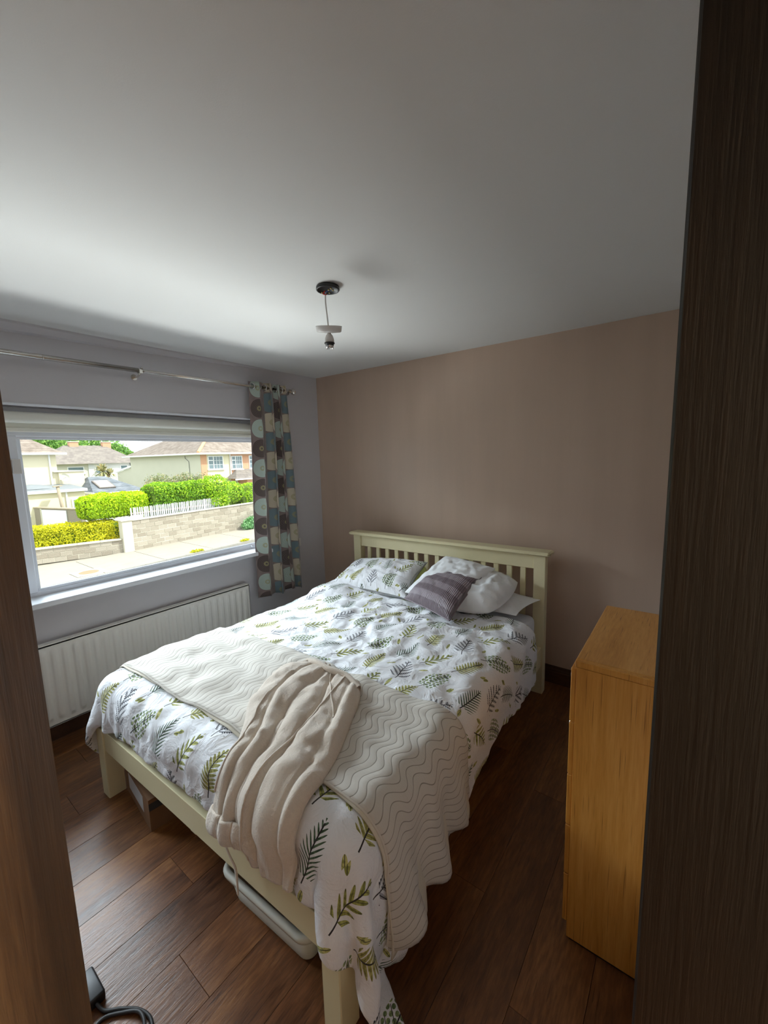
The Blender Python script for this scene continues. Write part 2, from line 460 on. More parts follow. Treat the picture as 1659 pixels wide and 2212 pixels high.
def leaf_fabric():
    """white cotton printed with sprigs: UV is in metres of cloth"""
    g = NG('leaf_print')
    uv = g.sep(g.tc('UV'))
    u, v = uv[0], uv[1]
    cw, ch = 0.160, 0.168
    j = g.fl(g.div(v, ch))
    us = g.add(g.div(u, cw), g.mul(g.m_('MODULO', g.ab(j), 2.0), 0.5))
    i = g.fl(us)
    h = g.white(g.comb(i, j, 3.0))
    hr = g.sep(h[1])
    h2 = g.sep(g.white(g.comb(i, j, 9.0))[1])
    # type drawn from the cell position so that neighbours differ
    ty = g.fr(g.add(g.mul(g.m_('MODULO', g.add(i, g.add(g.mul(j, 2.0), 500.0)), 5.0), 0.2), 0.1))
    lx = g.mul(g.sub(g.fr(us), 0.5), cw)
    ly = g.mul(g.sub(g.fr(g.div(v, ch)), 0.5), ch)
    lx = g.add(lx, g.mul(g.sub(h2[0], 0.5), 0.012))
    ly = g.add(ly, g.mul(g.sub(h2[1], 0.5), 0.012))
    ang = g.m_('MULTIPLY_ADD', hr[1], 1.1, 0.65)
    ca, sa = g.m_('COSINE', ang), g.sin(ang)
    sz = 0.090
    X = g.div(g.add(g.mul(lx, ca), g.mul(ly, sa)), sz)
    Y = g.div(g.sub(g.mul(ly, ca), g.mul(lx, sa)), sz)
    Y = g.sub(Y, g.mul(g.sub(g.mul(X, X), 0.4), g.m_('MULTIPLY_ADD', hr[2], 0.3, -0.15)))   # curved stem
    aY = g.ab(Y)
    t = g.m_('MULTIPLY_ADD', X, 0.5, 0.5)
    tcl = g.m_('MINIMUM', g.mx(t, 0.0), 1.0)
    #            n     k     W          duty
    par = [(0.0, (6.0 / 20, 0.60 / 2, 0.44)), (0.2, (3.3 / 20, 0.95 / 2, 0.52)), (0.4, (5.0 / 20, 0.5 / 2, 0.52)),
           (0.6, (5.5 / 20, 1.2 / 2, 0.46)), (0.8, (3.2 / 20, 0.9 / 2, 0.45))]
    ps = g.sep(g.ramp(ty, par, 'CONSTANT'))
    n, k, W = g.mul(ps[0], 20.0), g.mul(ps[1], 2.0), ps[2]
    duty = g.sep(g.ramp(ty, [(0.0, (0.86,) * 3), (0.2, (0.40,) * 3), (0.4, (0.6,) * 3), (0.6, (0.50,) * 3), (0.8, (0.62,) * 3)], 'CONSTANT'))[0]
    env = g.mul(W, g.m_('POWER', g.mx(g.sin(g.mul(g.m_('POWER', tcl, 0.75), PI)), 0.0001), 0.7))
    env = g.mul(env, g.gt(t, 0.16))
    rel = g.m_('MINIMUM', g.div(aY, g.mx(env, 0.01)), 1.5)
    side = g.mul(g.gt(Y, 0.0), 0.35)
    ph = g.fr(g.add(g.mul(g.sub(X, g.mul(aY, k)), n), side))
    dd = g.ab(g.sub(ph, 0.5))
    tap = g.mul(g.mul(duty, 0.5), g.m_('POWER', g.mx(g.sub(1.0, g.mul(rel, rel)), 0.0), 0.6))
    isb = g.mul(g.gt(ty, 0.2), g.lt(ty, 0.4))
    inside = g.mul(g.lt(rel, 1.0), g.gt(t, 0.0))
    fern = g.mul(g.mul(g.lt(dd, tap), inside), g.sub(1.0, isb))
    # dark needle twig: side branches with short barbs
    perp = g.div(dd, n)
    blen = g.mul(0.10, g.m_('POWER', g.mx(g.sub(1.0, g.mul(rel, rel)), 0.0), 0.5))
    sg = g.gt(ph, 0.5)
    barb = g.mul(g.lt(g.fr(g.add(g.sub(g.mul(aY, 15.0), g.mul(perp, 13.0)), g.mul(sg, 0.5))), 0.52), g.lt(perp, blen))
    needle = g.mul(g.mul(g.mx(barb, g.lt(perp, 0.018)), inside), isb)
    # round leaves
    isc = g.mul(g.gt(ty, 0.4), g.lt(ty, 0.6))
    qx = g.sub(g.fr(g.add(g.mul(X, 5.0), g.mul(g.fl(g.mul(aY, 5.6)), 0.5))), 0.5)
    qy = g.sub(g.fr(g.mul(aY, 5.6)), 0.5)
    rd = g.add(g.mul(qx, qx), g.mul(qy, qy))
    circ = g.mul(g.lt(rd, 0.15), inside)
    twig = g.mul(g.lt(g.ab(g.sub(g.fr(g.mul(g.sub(X, g.mul(aY, 1.0)), 2.5)), 0.5)), 0.045), g.lt(rel, 0.85))
    leaf = g.mx(g.mul(fern, g.sub(1.0, isc)), g.mx(g.mul(isc, circ), needle))
    stem = g.mul(g.lt(aY, 0.022), g.mul(g.gt(t, 0.0), g.lt(t, 0.93)))
    stem = g.mx(stem, g.mul(isc, g.mul(twig, inside)))
    mid = g.mul(g.lt(dd, 0.05), g.mul(inside, g.mul(g.gt(t, 0.1), g.sub(1.0, isc))))
    # single small leaves between the sprigs
    us2 = g.add(us, 0.5)
    i2 = g.fl(us2)
    h3 = g.sep(g.white(g.comb(i2, j, 21.0))[1])
    mxx = g.mul(g.sub(g.fr(us2), 0.5), cw)
    myy = g.sub(ly, g.mul(g.sub(h3[0], 0.5), 0.12))
    a2 = g.m_('MULTIPLY_ADD', h3[1], 2.2, 0.2)
    c2, s2 = g.m_('COSINE', a2), g.sin(a2)
    X2 = g.div(g.add(g.mul(mxx, c2), g.mul(myy, s2)), 0.022)
    Y2 = g.div(g.sub(g.mul(myy, c2), g.mul(mxx, s2)), 0.0075)
    single = g.mul(g.lt(g.add(g.ab(g.m_('POWER', g.ab(X2), 1.6)), g.mul(Y2, Y2)), 1.0), g.gt(h3[2], 0.30))
    sstem = g.mul(g.lt(g.ab(Y2), 0.1), g.lt(g.ab(X2), 1.5))
    # colours
    wash = g.noise(g.comb(u, v, 0.0), 75.0, 3, 0.6)
    c1 = g.ramp(ty, [(0.0, (0.22, 0.215, 0.045)), (0.2, (0.008, 0.011, 0.025)), (0.4, (0.08, 0.135, 0.055)), (0.6, (0.03, 0.075, 0.04)), (0.8, (0.18, 0.20, 0.04))], 'CONSTANT')
    cl = g.ramp(ty, [(0.0, (0.50, 0.48, 0.17)), (0.2, (0.02, 0.025, 0.05)), (0.4, (0.33, 0.40, 0.17)), (0.6, (0.14, 0.22, 0.12)), (0.8, (0.46, 0.46, 0.13))], 'CONSTANT')
    lc = g.mix(g.ss(wash, 0.35, 0.68), c1, cl)
    weave = g.noise(g.comb(u, v, 0.0), 5.0, 3)
    vv = g.m_('MULTIPLY_ADD', weave, 0.05, 0.96)
    base = g.mix(1.0, (0.78, 0.785, 0.81), g.comb(vv, vv, vv), 'MULTIPLY')
    col = g.mix(single, base, g.mix(g.ss(wash, 0.4, 0.6), (0.25, 0.27, 0.07), (0.55, 0.52, 0.2)))
    col = g.mix(leaf, col, lc)
    col = g.mix(g.mx(g.mul(mid, 0.6), g.mx(stem, g.mul(single, sstem))), col, (0.035, 0.03, 0.03))
    wr = g.noise(g.comb(u, v, 0.0), 11.0, 5, 0.6, 0.8)
    M['leaf_print'] = g.fin(col, 0.88, g.bump(wr, 0.9, 0.02), spec=0.25, sheen=0.1)

def quilt_fabric():
    g = NG('quilt')
    uv = g.sep(g.tc('UV'))
    u, v = uv[0], uv[1]
    amp = g.m_('MULTIPLY_ADD', g.noise(g.comb(u, v, 0.0), 2.6, 2), 0.034, -0.004)
    w = g.add(u, g.mul(g.sin(g.mul(v, 2 * PI / 0.125)), amp))
    f = g.fr(g.div(g.add(w, g.mul(g.noise(g.comb(u, v, 0.0), 5.0, 2), 0.03)), 0.026))
    d = g.ab(g.sub(f, 0.5))
    line = g.lt(d, 0.05)
    puff = g.m_('POWER', g.mul(d, 2.0), 0.3)
    pk = g.noise(g.mapping(g.comb(u, v, 0.0), (40, 160, 1)), 1.0, 3)
    hgt = g.add(puff, g.mul(pk, 0.8))
    n = g.noise(g.comb(u, v, 0.0), 9, 3)
    vv = g.m_('MULTIPLY_ADD', n, 0.08, 0.94)
    base = g.mix(1.0, (0.58, 0.54, 0.48), g.comb(vv, vv, vv), 'MULTIPLY')
    col = g.mix(g.mul(line, 0.75), base, (0.20, 0.17, 0.13))
    M['quilt'] = g.fin(col, 0.88, g.bump(hgt, 0.38, 0.003), sheen=0.1)
    M['quilt_edge'] = plain('quilt_edge', (0.60, 0.55, 0.45), 0.9, 0.1, 30, 0.5, 220)

def curtain_fabric():
    """taupe cloth, columns of mint and brown discs, columns of cream and blue rounded squares; UV in metres"""
    g = NG('curtain_fabric')
    uv = g.sep(g.tc('UV'))
    u, v = uv[0], uv[1]
    cw, ch = 0.148, 0.162
    cu = g.div(u, cw)
    ci = g.fl(cu)
    odd = g.m_('MODULO', g.ab(ci), 2.0)
    cv = g.add(g.div(v, ch), g.mul(odd, 0.35))
    rj = g.fl(cv)
    alt = g.m_('MODULO', g.ab(rj), 2.0)
    x = g.sub(g.fr(cu), 0.5)
    y = g.sub(g.fr(cv), 0.5)
    r = g.m_('SQRT', g.add(g.mul(x, x), g.mul(y, y)))
    disc = g.lt(r, 0.46)
    sq = g.lt(g.add(g.m_('POWER', g.ab(g.mul(x, 2.2)), 3.0), g.m_('POWER', g.ab(g.mul(y, 2.06)), 3.0)), 1.0)
    ca = g.mix(alt, (0.42, 0.50, 0.44), (0.072, 0.044, 0.042))
    cb = g.mix(alt, (0.56, 0.49, 0.37), (0.15, 0.21, 0.235))
    n = g.noise(g.comb(u, v, 0.0), 500, 2)
    n2 = g.noise(g.comb(u, v, 0.0), 14, 3)
    base = g.mix(g.ss(n2, 0.3, 0.7), (0.185, 0.135, 0.125), (0.235, 0.175, 0.16))
    # stitched rings and button in the middle of each motif
    rings = g.mul(g.lt(g.ab(g.sub(g.fr(g.mul(r, 14.0)), 0.5)), 0.12), g.lt(r, 0.47))
    ca2 = g.mix(g.mul(rings, 0.28), ca, (0.26, 0.25, 0.16))
    button = g.mul(g.lt(r, 0.13), g.gt(r, 0.05))
    gold = (0.34, 0.30, 0.14)
    fa = g.mix(g.mul(button, 0.7), ca2, gold)
    fb = g.mix(g.mul(g.mul(g.lt(r, 0.17), g.gt(r, 0.05)), 0.6), cb, gold)
    col = g.mix(g.mul(disc, g.sub(1.0, odd)), base, fa)
    col = g.mix(g.mul(sq, odd), col, fb)
    vv = g.m_('MULTIPLY_ADD', n, 0.3, 0.85)
    col = g.mix(1.0, col, g.comb(vv, vv, vv), 'MULTIPLY')
    M['curtain'] = g.fin(col, 0.62, g.bump(g.add(n, g.mul(n2, 2.0)), 0.25, 0.002), sheen=0.3)

def cushion_fabric():
    """satin cushion: chequer of dull and shiny bands with fine pleats; UV in metres"""
    g = NG('cushion_fabric')
    uv = g.sep(g.tc('UV'))
    u, v = uv[0], uv[1]
    pl = g.fr(g.div(g.add(u, g.mul(g.noise(g.comb(u, v, 0.0), 8, 2), 0.006)), 0.0105))
    d = g.ab(g.sub(pl, 0.5))
    bi = g.m_('MODULO', g.fl(g.div(g.add(v, 1.0), 0.055)), 2.0)
    col = g.mix(bi, (0.17, 0.125, 0.145), (0.36, 0.305, 0.34))  # shine of the satin bands is put into the colour
    col = g.mix(g.lt(d, 0.14), col, (0.09, 0.065, 0.08))
    M['cushion'] = g.fin(col, 0.42, g.bump(d, 0.8, 0.006), sheen=0.3)
mats()

# ================================================================== the room
XR, YN, HC = 2.99, -3.55, 2.40       # right wall, near wall, ceiling height
WY0, WY1 = -3.15, -0.66              # window opening along the left wall
WZ0, WZ1 = 0.825, 1.968

# floor base and planks
bm = B(); box(bm, -0.3, 4.25, YN - 0.3, 0.3, -0.12, -0.012)
floor = struct('floor', bm, M['floor_gap'])
pw = 0.187
rnd = random.Random(3)
k0 = 0
meshes = {}
def plank_mesh(L):
    key = round(L, 2)
    if key not in meshes:
        t = B(); box(t, 0.0004, pw - 0.0004, -key + 0.0005, -0.0005, -0.012, 0.0, 0.0007)
        me = bpy.data.meshes.new('plank'); t.to_mesh(me); t.free(); me.materials.append(M['floor_plank'])
        meshes[key] = me
    return meshes[key]
for k in range(-1, 17):
    x = 0.024 + pw * k
    x_ = max(x, 0.0)
    y = 0.0 
    first = [0.42, 1.05, 0.68, 1.2, 0.3, 0.86][k % 6] 
    seg = first
    while y > YN:
        L = min(seg, y - YN)
        if L > 0.02:
            if x < -0.001 or x + pw > XR:
                t = B(); box(t, max(x, 0) + 0.0007, min(x + pw, XR) - 0.0007, y - L + 0.0008, y - 0.0008, -0.012, 0, 0.0012)
                o = obj('plank', t, M['floor_plank'], floor)
            else:
                o = bpy.data.objects.new('plank', plank_mesh(L)); C.objects.link(o); o.parent = floor
                o.location = (x, y, 0)
        y -= L
        seg = 1.22
# landing floor
bm = B(); box(bm, XR, 4.25, YN, -1.6, -0.012, 0.0); struct('trim_landing', bm, M['floor_plank'])

bm = B(); box(bm, -0.3, 4.25, YN - 0.3, 0.3, HC, HC + 0.15); struct('ceiling', bm, M['ceiling_white'])

# left wall with the window opening
bm = B()
box(bm, -0.175, 0, YN - 0.3, WY0, 0, HC)
box(bm, -0.175, 0, WY1, 0.3, 0, HC)
box(bm, -0.175, 0, WY0, WY1, 0, WZ0)
box(bm, -0.175, 0, WY0, WY1, WZ1, HC)
struct('wall_left', bm, M['wall_grey'])
bm = B(); box(bm, 0, XR + 0.13, 0, 0.3, 0, HC); struct('wall_back', bm, M['wall_brown'])
DY0, DY1, DZ = -3.33, -2.56, 2.03
bm = B()
box(bm, XR, XR + 0.13, DY1, 0.0, 0, HC)
box(bm, XR, XR + 0.13, YN, DY0, 0, HC)
box(bm, XR, XR + 0.13, DY0, DY1, DZ, HC)
struct('wall_right', bm, M['wall_grey'])
bm = B(); box(bm, 0, XR + 0.13, YN - 0.3, YN, 0, HC); struct('wall_near', bm, M['wall_grey'])
bm = B()
box(bm, 4.15, 4.25, YN, -1.6, 0, HC)
box(bm, XR + 0.13, 4.25, YN - 0.1, YN, 0, HC)
box(bm, XR + 0.13, 4.25, -1.6, -1.5, 0, HC)
struct('wall_landing', bm, M['hall_wall'])

# skirting with a moulded top
prof = [(0, 0), (0.018, 0), (0.018, 0.085), (0.015, 0.092), (0.015, 0.098), (0.010, 0.108), (0.008, 0.122), (0, 0.125)]
bm = B(); prism(bm, [(-a, b) for a, b in prof], 'x', 0.0, XR); struct('baseboard_back', bm, M['skirting_wood'])
bm = B(); prism(bm, prof, 'y', YN, 0.0); struct('baseboard_left', bm, M['skirting_wood'])
bm = B(); prism(bm, [(XR - a, b) for a, b in prof], 'y', DY1 + 0.07, 0.0); struct('baseboard_right', bm, M['skirting_wood'])
bm = B(); prism(bm, [(YN + a, b) for a, b in prof], 'x', 0.0, XR); struct('baseboard_near', bm, M['skirting_wood'])

# coving board along the window wall, running out towards the corner
t = B()
ys = [YN, -2.3, -1.6, -1.0, -0.55]
ds = [0.060, 0.052, 0.040, 0.024, 0.004]
rows = []
for y, d in zip(ys, ds):
    rows.append([t.verts.new((0.0, y, HC - d)), t.verts.new((d * 0.55, y, HC - d * 0.85)), t.verts.new((d, y, HC - d * 0.25)), t.verts.new((d, y, HC)), t.verts.new((0, y, HC))])
for a, b in zip(rows, rows[1:]):
    for i in range(5): t.faces.new((a[i], a[(i + 1) % 5], b[(i + 1) % 5], b[i]))
t.faces.new(rows[0]); t.faces.new(rows[-1][::-1])
bmesh.ops.recalc_face_normals(t, faces=t.faces)
struct('trim_1', t, M['wall_grey'])
# metal bead at the top edge of the window reveal
bm = B(); box(bm, 0.0, 0.006, WY0, WY1, WZ1 - 0.004, WZ1 + 0.010, 0.002)
struct('trim_2', bm, M['pvc'])

# ------------------------------------------------------------------ window
win = bpy.data.objects.new('window_1', None); C.objects.link(win); win['kind'] = 'structure'
FX0, FX1 = -0.165, -0.10
GT, GB = 1.786, 0.903
fm = B()
box(fm, FX0, FX1, WY0, WY1, WZ0 + 0.02, GB - 0.015, 0.004)        # bottom rail
box(fm, FX0, FX1, WY0, WY1, GT + 0.015, WZ1, 0.004)               # head
box(fm, FX0, FX1, -0.665, WY1, GB - 0.02, GT + 0.02, 0.004)
box(fm, FX0, FX1, WY0, WY0 + 0.06, GB - 0.02, GT + 0.02, 0.004)
obj('window_frame', fm, M['pvc'], win)
bm = B(); box(bm, FX0 - 0.004, FX1 + 0.006, -2.330, -2.272, GB - 0.02, GT + 0.02, 0.004)
obj('mullion', bm, M['pvc'], win)
def ring(name, y0, y1, z0, z1, w, x0, x1, mat):
    bm = B()
    box(bm, x0, x1, y0, y1, z0, z0 + w, 0.002); box(bm, x0, x1, y0, y1, z1 - w, z1, 0.002)
    box(bm, x0, x1, y0, y0 + w, z0 + w, z1 - w, 0.002); box(bm, x0, x1, y1 - w, y1, z0 + w, z1 - w, 0.002)
    return obj(name, bm, mat, win)
ring('glazing_bead', -2.272, -0.665, GB - 0.017, GT + 0.017, 0.017, -0.125, -0.108, M['pvc'])
ring('gasket', -2.258, -0.679, GB - 0.003, GT + 0.003, 0.004, -0.128, -0.118, M['gasket'])
ring('glazing_bead', WY0 + 0.06, -2.330, GB - 0.017, GT + 0.017, 0.017, -0.125, -0.108, M['pvc'])
bm = B(); box(bm, -0.132, -0.126, -2.272, -0.665, GB - 0.017, GT + 0.017); obj('pane', bm, M['glass'], win)
bm = B(); box(bm, -0.132, -0.126, WY0 + 0.06, -2.330, GB - 0.017, GT + 0.017); obj('pane', bm, M['glass'], win)
bm = B()
box(bm, -0.112, 0.072, WY0 - 0.03, WY1 + 0.015, 0.826, 0.860, 0.006, 2)
obj('window_sill', bm, M['sill'], win)
# small clear latch on the bottom rail
t = thing('window_latch', 'small clear plastic latch on the bottom window rail next to the curtain', 'latch', (-0.098, -0.775, 0.875))
bm = B(); box(bm, 0, 0.010, -0.018, 0.018, -0.008, 0.008, 0.003); obj('plate', bm, M['chrome'], t)
bm = B(); tube(bm, [(0.010, 0, 0), (0.022, 0.0, 0.004), (0.026, -0.03, 0.012)], 0.005, 6); obj('lever', bm, M['chrome'], t, True)

# alarm contact on the mullion
t = thing('alarm_sensor', 'small white alarm sensor stuck on the upright window frame', 'sensor', (-0.093, -2.292, 1.632))
bm = B(); box(bm, 0, 0.018, -0.018, 0.022, -0.042, 0.042, 0.003); obj('body', bm, M['white_plastic'], t)
bm = B(); box(bm, 0.0, 0.012, -0.030, -0.020, -0.036, 0.036, 0.002); obj('magnet', bm, M['white_plastic'], t)

# roller blind wound up at the head of the window
t = thing('roller_blind', 'cream roller blind wound up at the top of the window', 'blind', (0, 0, 0))
bm = B(); lathe(bm, [(0, 0), (0.032, 0), (0.032, 2.38), (0, 2.38)], (-0.055, WY0 + 0.05, 1.905), 20, Matrix.Rotation(-PI / 2, 4, 'X'))
obj('roll', bm, M['blind'], t, True)
bm = B(); box(bm, -0.088, -0.084, WY0 + 0.05, WY1 - 0.06, 1.845, 1.90); obj('fabric', bm, M['blind'], t)
bm = B(); box(bm, -0.096, -0.076, WY0 + 0.05, WY1 - 0.06, 1.826, 1.852, 0.006, 2); obj('bottom_bar', bm, M['blind'], t, True)
for y in (WY0 + 0.02, WY1 - 0.05):
    bm = B(); box(bm, -0.095, -0.015, y, y + 0.02, 1.865, 1.966, 0.004); obj('bracket', bm, M['white_plastic'], t)

# little white switch on the wall right of the curtain
t = thing('wall_switch', 'tiny white switch on the grey wall right of the curtain', 'switch', (0, -0.325, 0.842))
bm = B(); box(bm, 0, 0.009, -0.020, 0.020, -0.038, 0.038, 0.003); obj('plate', bm, M['white_plastic'], t)
bm = B(); box(bm, 0.009, 0.013, -0.006, 0.006, -0.012, 0.012, 0.001); obj('rocker', bm, M['white_plastic'], t)

# ------------------------------------------------------------------ curtain pole
RX, RZ = 0.095, 2.222
t = thing('curtain_pole', 'brushed steel curtain pole above the window', 'curtain pole', (0, 0, 0))
bm = B(); tube(bm, [(RX, -3.45, RZ), (RX, -1.665, RZ)], 0.0145, 16); obj('outer_tube', bm, M['steel'], t, True)
bm = B(); tube(bm, [(RX, -1.67, RZ), (RX, -0.40, RZ)], 0.012, 16); obj('inner_tube', bm, M['steel'], t, True)
bm = B(); tube(bm, [(RX, -2.155, RZ), (RX, -2.149, RZ)], 0.0155, 16); obj('joint_ring', bm, M['steel'], t, True)
bm = B(); lathe(bm, [(0, -0.004), (0.016, 0), (0.026, 0.012), (0.027, 0.022), (0.018, 0.036), (0, 0.040)], (RX, -0.40, RZ), 20, Matrix.Rotation(-PI / 2, 4, 'X'))
obj('finial', bm, M['steel'], t, True)
for y in (-1.655, -3.3, -0.43):
    bm = B()
    lathe(bm, [(0, 0), (0.019, 0), (0.019, 0.006), (0, 0.006)], (0, y, RZ - 0.03), 16, Matrix.Rotation(PI / 2, 4, 'Y'))
    tube(bm, [(0.005, y, RZ - 0.03), (0.06, y, RZ - 0.033), (RX - 0.004, y, RZ - 0.022)], 0.0065, 8)
    prism(bm, [(RX - 0.020, RZ + 0.004), (RX - 0.020, RZ - 0.018), (RX + 0.02, RZ - 0.018), (RX + 0.02, RZ + 0.004), (RX + 0.0155, RZ + 0.004), (RX + 0.0155, RZ - 0.0145), (RX - 0.0155, RZ - 0.0145), (RX - 0.0155, RZ + 0.004)], 'y', y - 0.009, y + 0.009)
    br = obj('bracket', bm, M['steel'], t)
    bm = B(); lathe(bm, [(0, 0), (0.007, 0), (0.008, 0.006), (0.004, 0.012), (0, 0.012)], (RX + 0.002, y + 0.012, RZ + 0.012), 10); obj('screw', bm, M['steel'], br, True)

# ------------------------------------------------------------------ curtain: one gathered panel on eyelets
t = thing('curtain', 'gathered taupe curtain with mint, brown, cream and blue spots', 'curtain', (0, 0, 0))
def cur_u(q):
    q += 0.17
    k = math.floor(q + 0.5)
    return (k + 0.5 + max(-0.5, min(0.5, (q - k) * 1.9))) * 0.148
def curtain_path(n=260):
    """arc-length parametrised zigzag of folds across the gathered width: f in 0..1 -> (offset from pole, y fraction)"""
    raw_ = []
    for i in range(n * 4 + 1):
        f = i / (n * 4)
        ph = f * 3.8 * 2 * PI - 1.15
        xo = math.sin(ph)
        raw_.append((xo, f ** 0.74 + 0.055 * math.sin(2 * ph + 0.5) * min(1, 6 * f, 6 * (1 - f)), cur_u((ph - PI / 2) / (2 * PI))))
    return raw_
base = np.array(curtain_path())
nz, nf = 70, 260
zt, zb = 2.262, 0.458
verts, uvs = [], []
for a in range(nz + 1):
    w = a / nz
    z = zt + (zb - zt) * w
    y0 = -0.825 + (-0.885 + 0.845) * w + 0.008 * math.sin(w * 7)
    y1 = -0.462 + (-0.405 + 0.462) * w + 0.006 * math.sin(w * 5 + 1)
    amp = 0.030 + 0.012 * math.sin(w * PI) + 0.012 * w
    d = base.copy()
    wob = 0.16 * np.sin(2.1 * PI * d[:, 1] + 2.2 * w) * w
    px = RX + amp * (d[:, 0] + wob) * (1 - 0.10 * np.sin(9 * d[:, 1] + 4 * w))
    py = y0 + (y1 - y0) * (d[:, 1] + 0.02 * w * np.sin(14 * d[:, 1] + 3 * w))
    L = np.concatenate([[0], np.cumsum(np.hypot(np.diff(px), np.diff(py)))])
    s = np.linspace(0, L[-1], nf + 1)
    qx = np.interp(s, L, px); qy = np.interp(s, L, py)
    su = np.interp(s, L, d[:, 2])
    dz = 0.010 * np.sin(s * 11) * w ** 8
    for i in range(nf + 1):
        verts.append((qx[i], qy[i], z + dz[i])); uvs.append((su[i], (zt - z) + 0.03))
faces = [(a * (nf + 1) + i, a * (nf + 1) + i + 1, (a + 1) * (nf + 1) + i + 1, (a + 1) * (nf + 1) + i) for a in range(nz) for i in range(nf)]
o = raw('cloth', verts, faces, M['curtain'], t, True, uvs)
md = o.modifiers.new('thick', 'SOLIDIFY'); md.thickness = 0.0025; md.offset = 0
for y in (-0.806, -0.745, -0.690, -0.636, -0.580, -0.522, -0.474):
    bm = B()
    tube(bm, [(RX + 0.0225 * math.cos(a), y + 0.006 * math.cos(a), RZ + 0.0225 * math.sin(a)) for a in [2 * PI * k / 20 for k in range(21)]], 0.0048, 8, False)
    obj('eyelet', bm, M['chrome'], t, True)

# ------------------------------------------------------------------ radiator
t = thing('radiator', 'long white panel radiator under the window', 'radiator', (0, 0, 0))
ry0, ry1, rz0, rz1, rx = -2.375, -0.960, 0.118, 0.612, 0.092
ny, nzz = 26 * 10, 40
V, F = [], []
pitch = (ry1 - ry0 - 0.03) / 26
for a in range(nzz + 1):
    e = a / nzz
    z = rz0 + (rz1 - rz0) * e
    for i in range(ny + 1):
        y = ry0 + (ry1 - ry0) * i / ny
        q = (y - ry0 - 0.015) / pitch
        c = (q - math.floor(q) - 0.5) * pitch
        lo, hi = rz0 + 0.045, rz1 - 0.04
        zz = min(max(z, lo + 0.012), hi - 0.012)
        dist = math.hypot(c, z - zz)
        h = 0.0
        if 0 <= q < 26:
            u = min(max((0.0175 - dist) / 0.007, 0), 1)
            h = 0.0075 * u * u * (3 - 2 * u)
        V.append((rx + h - 0.008, y, z))
for a in range(nzz):
    for i in range(ny):
        F.append((a * (ny + 1) + i, a * (ny + 1) + i + 1, (a + 1) * (ny + 1) + i + 1, (a + 1) * (ny + 1) + i))
raw('front_panel', V, F, M['radiator'], t)
bm = B()
box(bm, 0.03, rx - 0.008, ry0, ry1, rz1 - 0.014, rz1 + 0.002, 0.004)
box(bm, 0.03, rx - 0.008, ry0, ry1, rz0 - 0.002, rz0 + 0.012, 0.004)
box(bm, 0.03, rx - 0.008, ry0 - 0.002, ry0 + 0.006, rz0, rz1, 0.002)
box(bm, 0.03, rx - 0.008, ry1 - 0.006, ry1 + 0.002, rz0, rz1, 0.002)
box(bm, 0.028, 0.034, ry0, ry1, rz0, rz1)
obj('casing', bm, M['radiator'], t)
for y in (ry0 + 0.2, ry1 - 0.2):
    bm = B(); box(bm, 0.002, 0.03, y, y + 0.03, rz0 + 0.05, rz1 - 0.05, 0.002); obj('bracket', bm, M['radiator'], t)
for y, s in ((ry0 - 0.03, 1), (ry1 + 0.03, -1)):
    bm = B(); tube(bm, [(0.055, y, 0.0), (0.055, y, rz0 + 0.02)], 0.0075, 10); tube(bm, [(0.055, y - s * 0.004, rz0 + 0.02), (0.055, y + s * 0.032, rz0 + 0.02)], 0.008, 10)
    v = obj('pipe', bm, M['radiator'], t, True)
    bm = B(); lathe(bm, [(0, 0), (0.016, 0), (0.018, 0.02), (0.015, 0.05), (0, 0.052)], (0.055, y, rz0 + 0.02), 16); obj('valve', bm, M['white_plastic'], v, True)

# ------------------------------------------------------------------ pendant lamp holder without bulb or shade
PX, PY = 1.620, -1.480
t = thing('pendant_light', 'bare ceiling pendant with black rose, slipped white cover and empty lamp holder', 'pendant light', (PX, PY, HC))
bm = B(); lathe(bm, [(0, -0.004), (0.030, -0.003), (0.046, -0.001), (0.052, -0.004), (0.053, -0.015), (0.051, -0.018), (0.046, -0.018), (0.044, -0.010), (0, -0.010)], (0, 0, 0), 28)
rose = obj('ceiling_rose', bm, M['black_plastic'], t, True)
for k, (a, b) in enumerate([(-0.03, -0.008), (-0.018, 0.006), (-0.004, 0.014), (0.016, -0.012), (0.028, 0.004), (0.034, -0.016)]):
    bm = B(); lathe(bm, [(0, 0), (0.0035, 0), (0.0035, -0.006), (0, -0.007)], (a, b, -0.019), 8); obj('terminal', bm, M['brass'], rose, True)
bm = B(); tube(bm, bezier_pts([(0.006, 0.01, -0.016), (0.01, -0.006, -0.022), (0.0, -0.012, -0.028), (-0.010, -0.004, -0.030)], 5), 0.0016, 6)
obj('blue_wire', bm, M['blue_wire'], t, True, label='blue wire')
bm = B(); tube(bm, bezier_pts([(-0.006, -0.014, -0.022), (-0.018, -0.012, -0.032), (-0.006, -0.006, -0.036), (-0.012, 0.0, -0.028)], 5), 0.0022, 6)
obj('red_wire', bm, M['red'], t, True, label='red wire')
bm = B(); tube(bm, bezier_pts([(-0.010, -0.006, -0.024), (-0.012, -0.006, -0.07), (-0.008, -0.003, -0.13), (-0.004, 0, -0.20), (-0.002, 0, -0.222)], 6), 0.0034, 8)
obj('flex', bm, M['white_plastic'], t, True)
bm = B(); lathe(bm, [(0.056, 0.010), (0.058, 0.0115), (0.060, 0.010), (0.0565, -0.012), (0.050, -0.016), (0.006, -0.018), (0.006, -0.014), (0.048, -0.012), (0.054, -0.009), (0.056, 0.010)], (-0.004, 0, -0.181), 32, Matrix.Rotation(R(14), 4, Vector((0.72, 0.69, 0))))
obj('rose_cover', bm, M['white_plastic'], t, True)
bm = B(); lathe(bm, [(0.005, -0.196), (0.008, -0.198), (0.0085, -0.203), (0.016, -0.212), (0.0205, -0.226), (0.0215, -0.243), (0, -0.243)], (-0.003, 0, 0), 24)
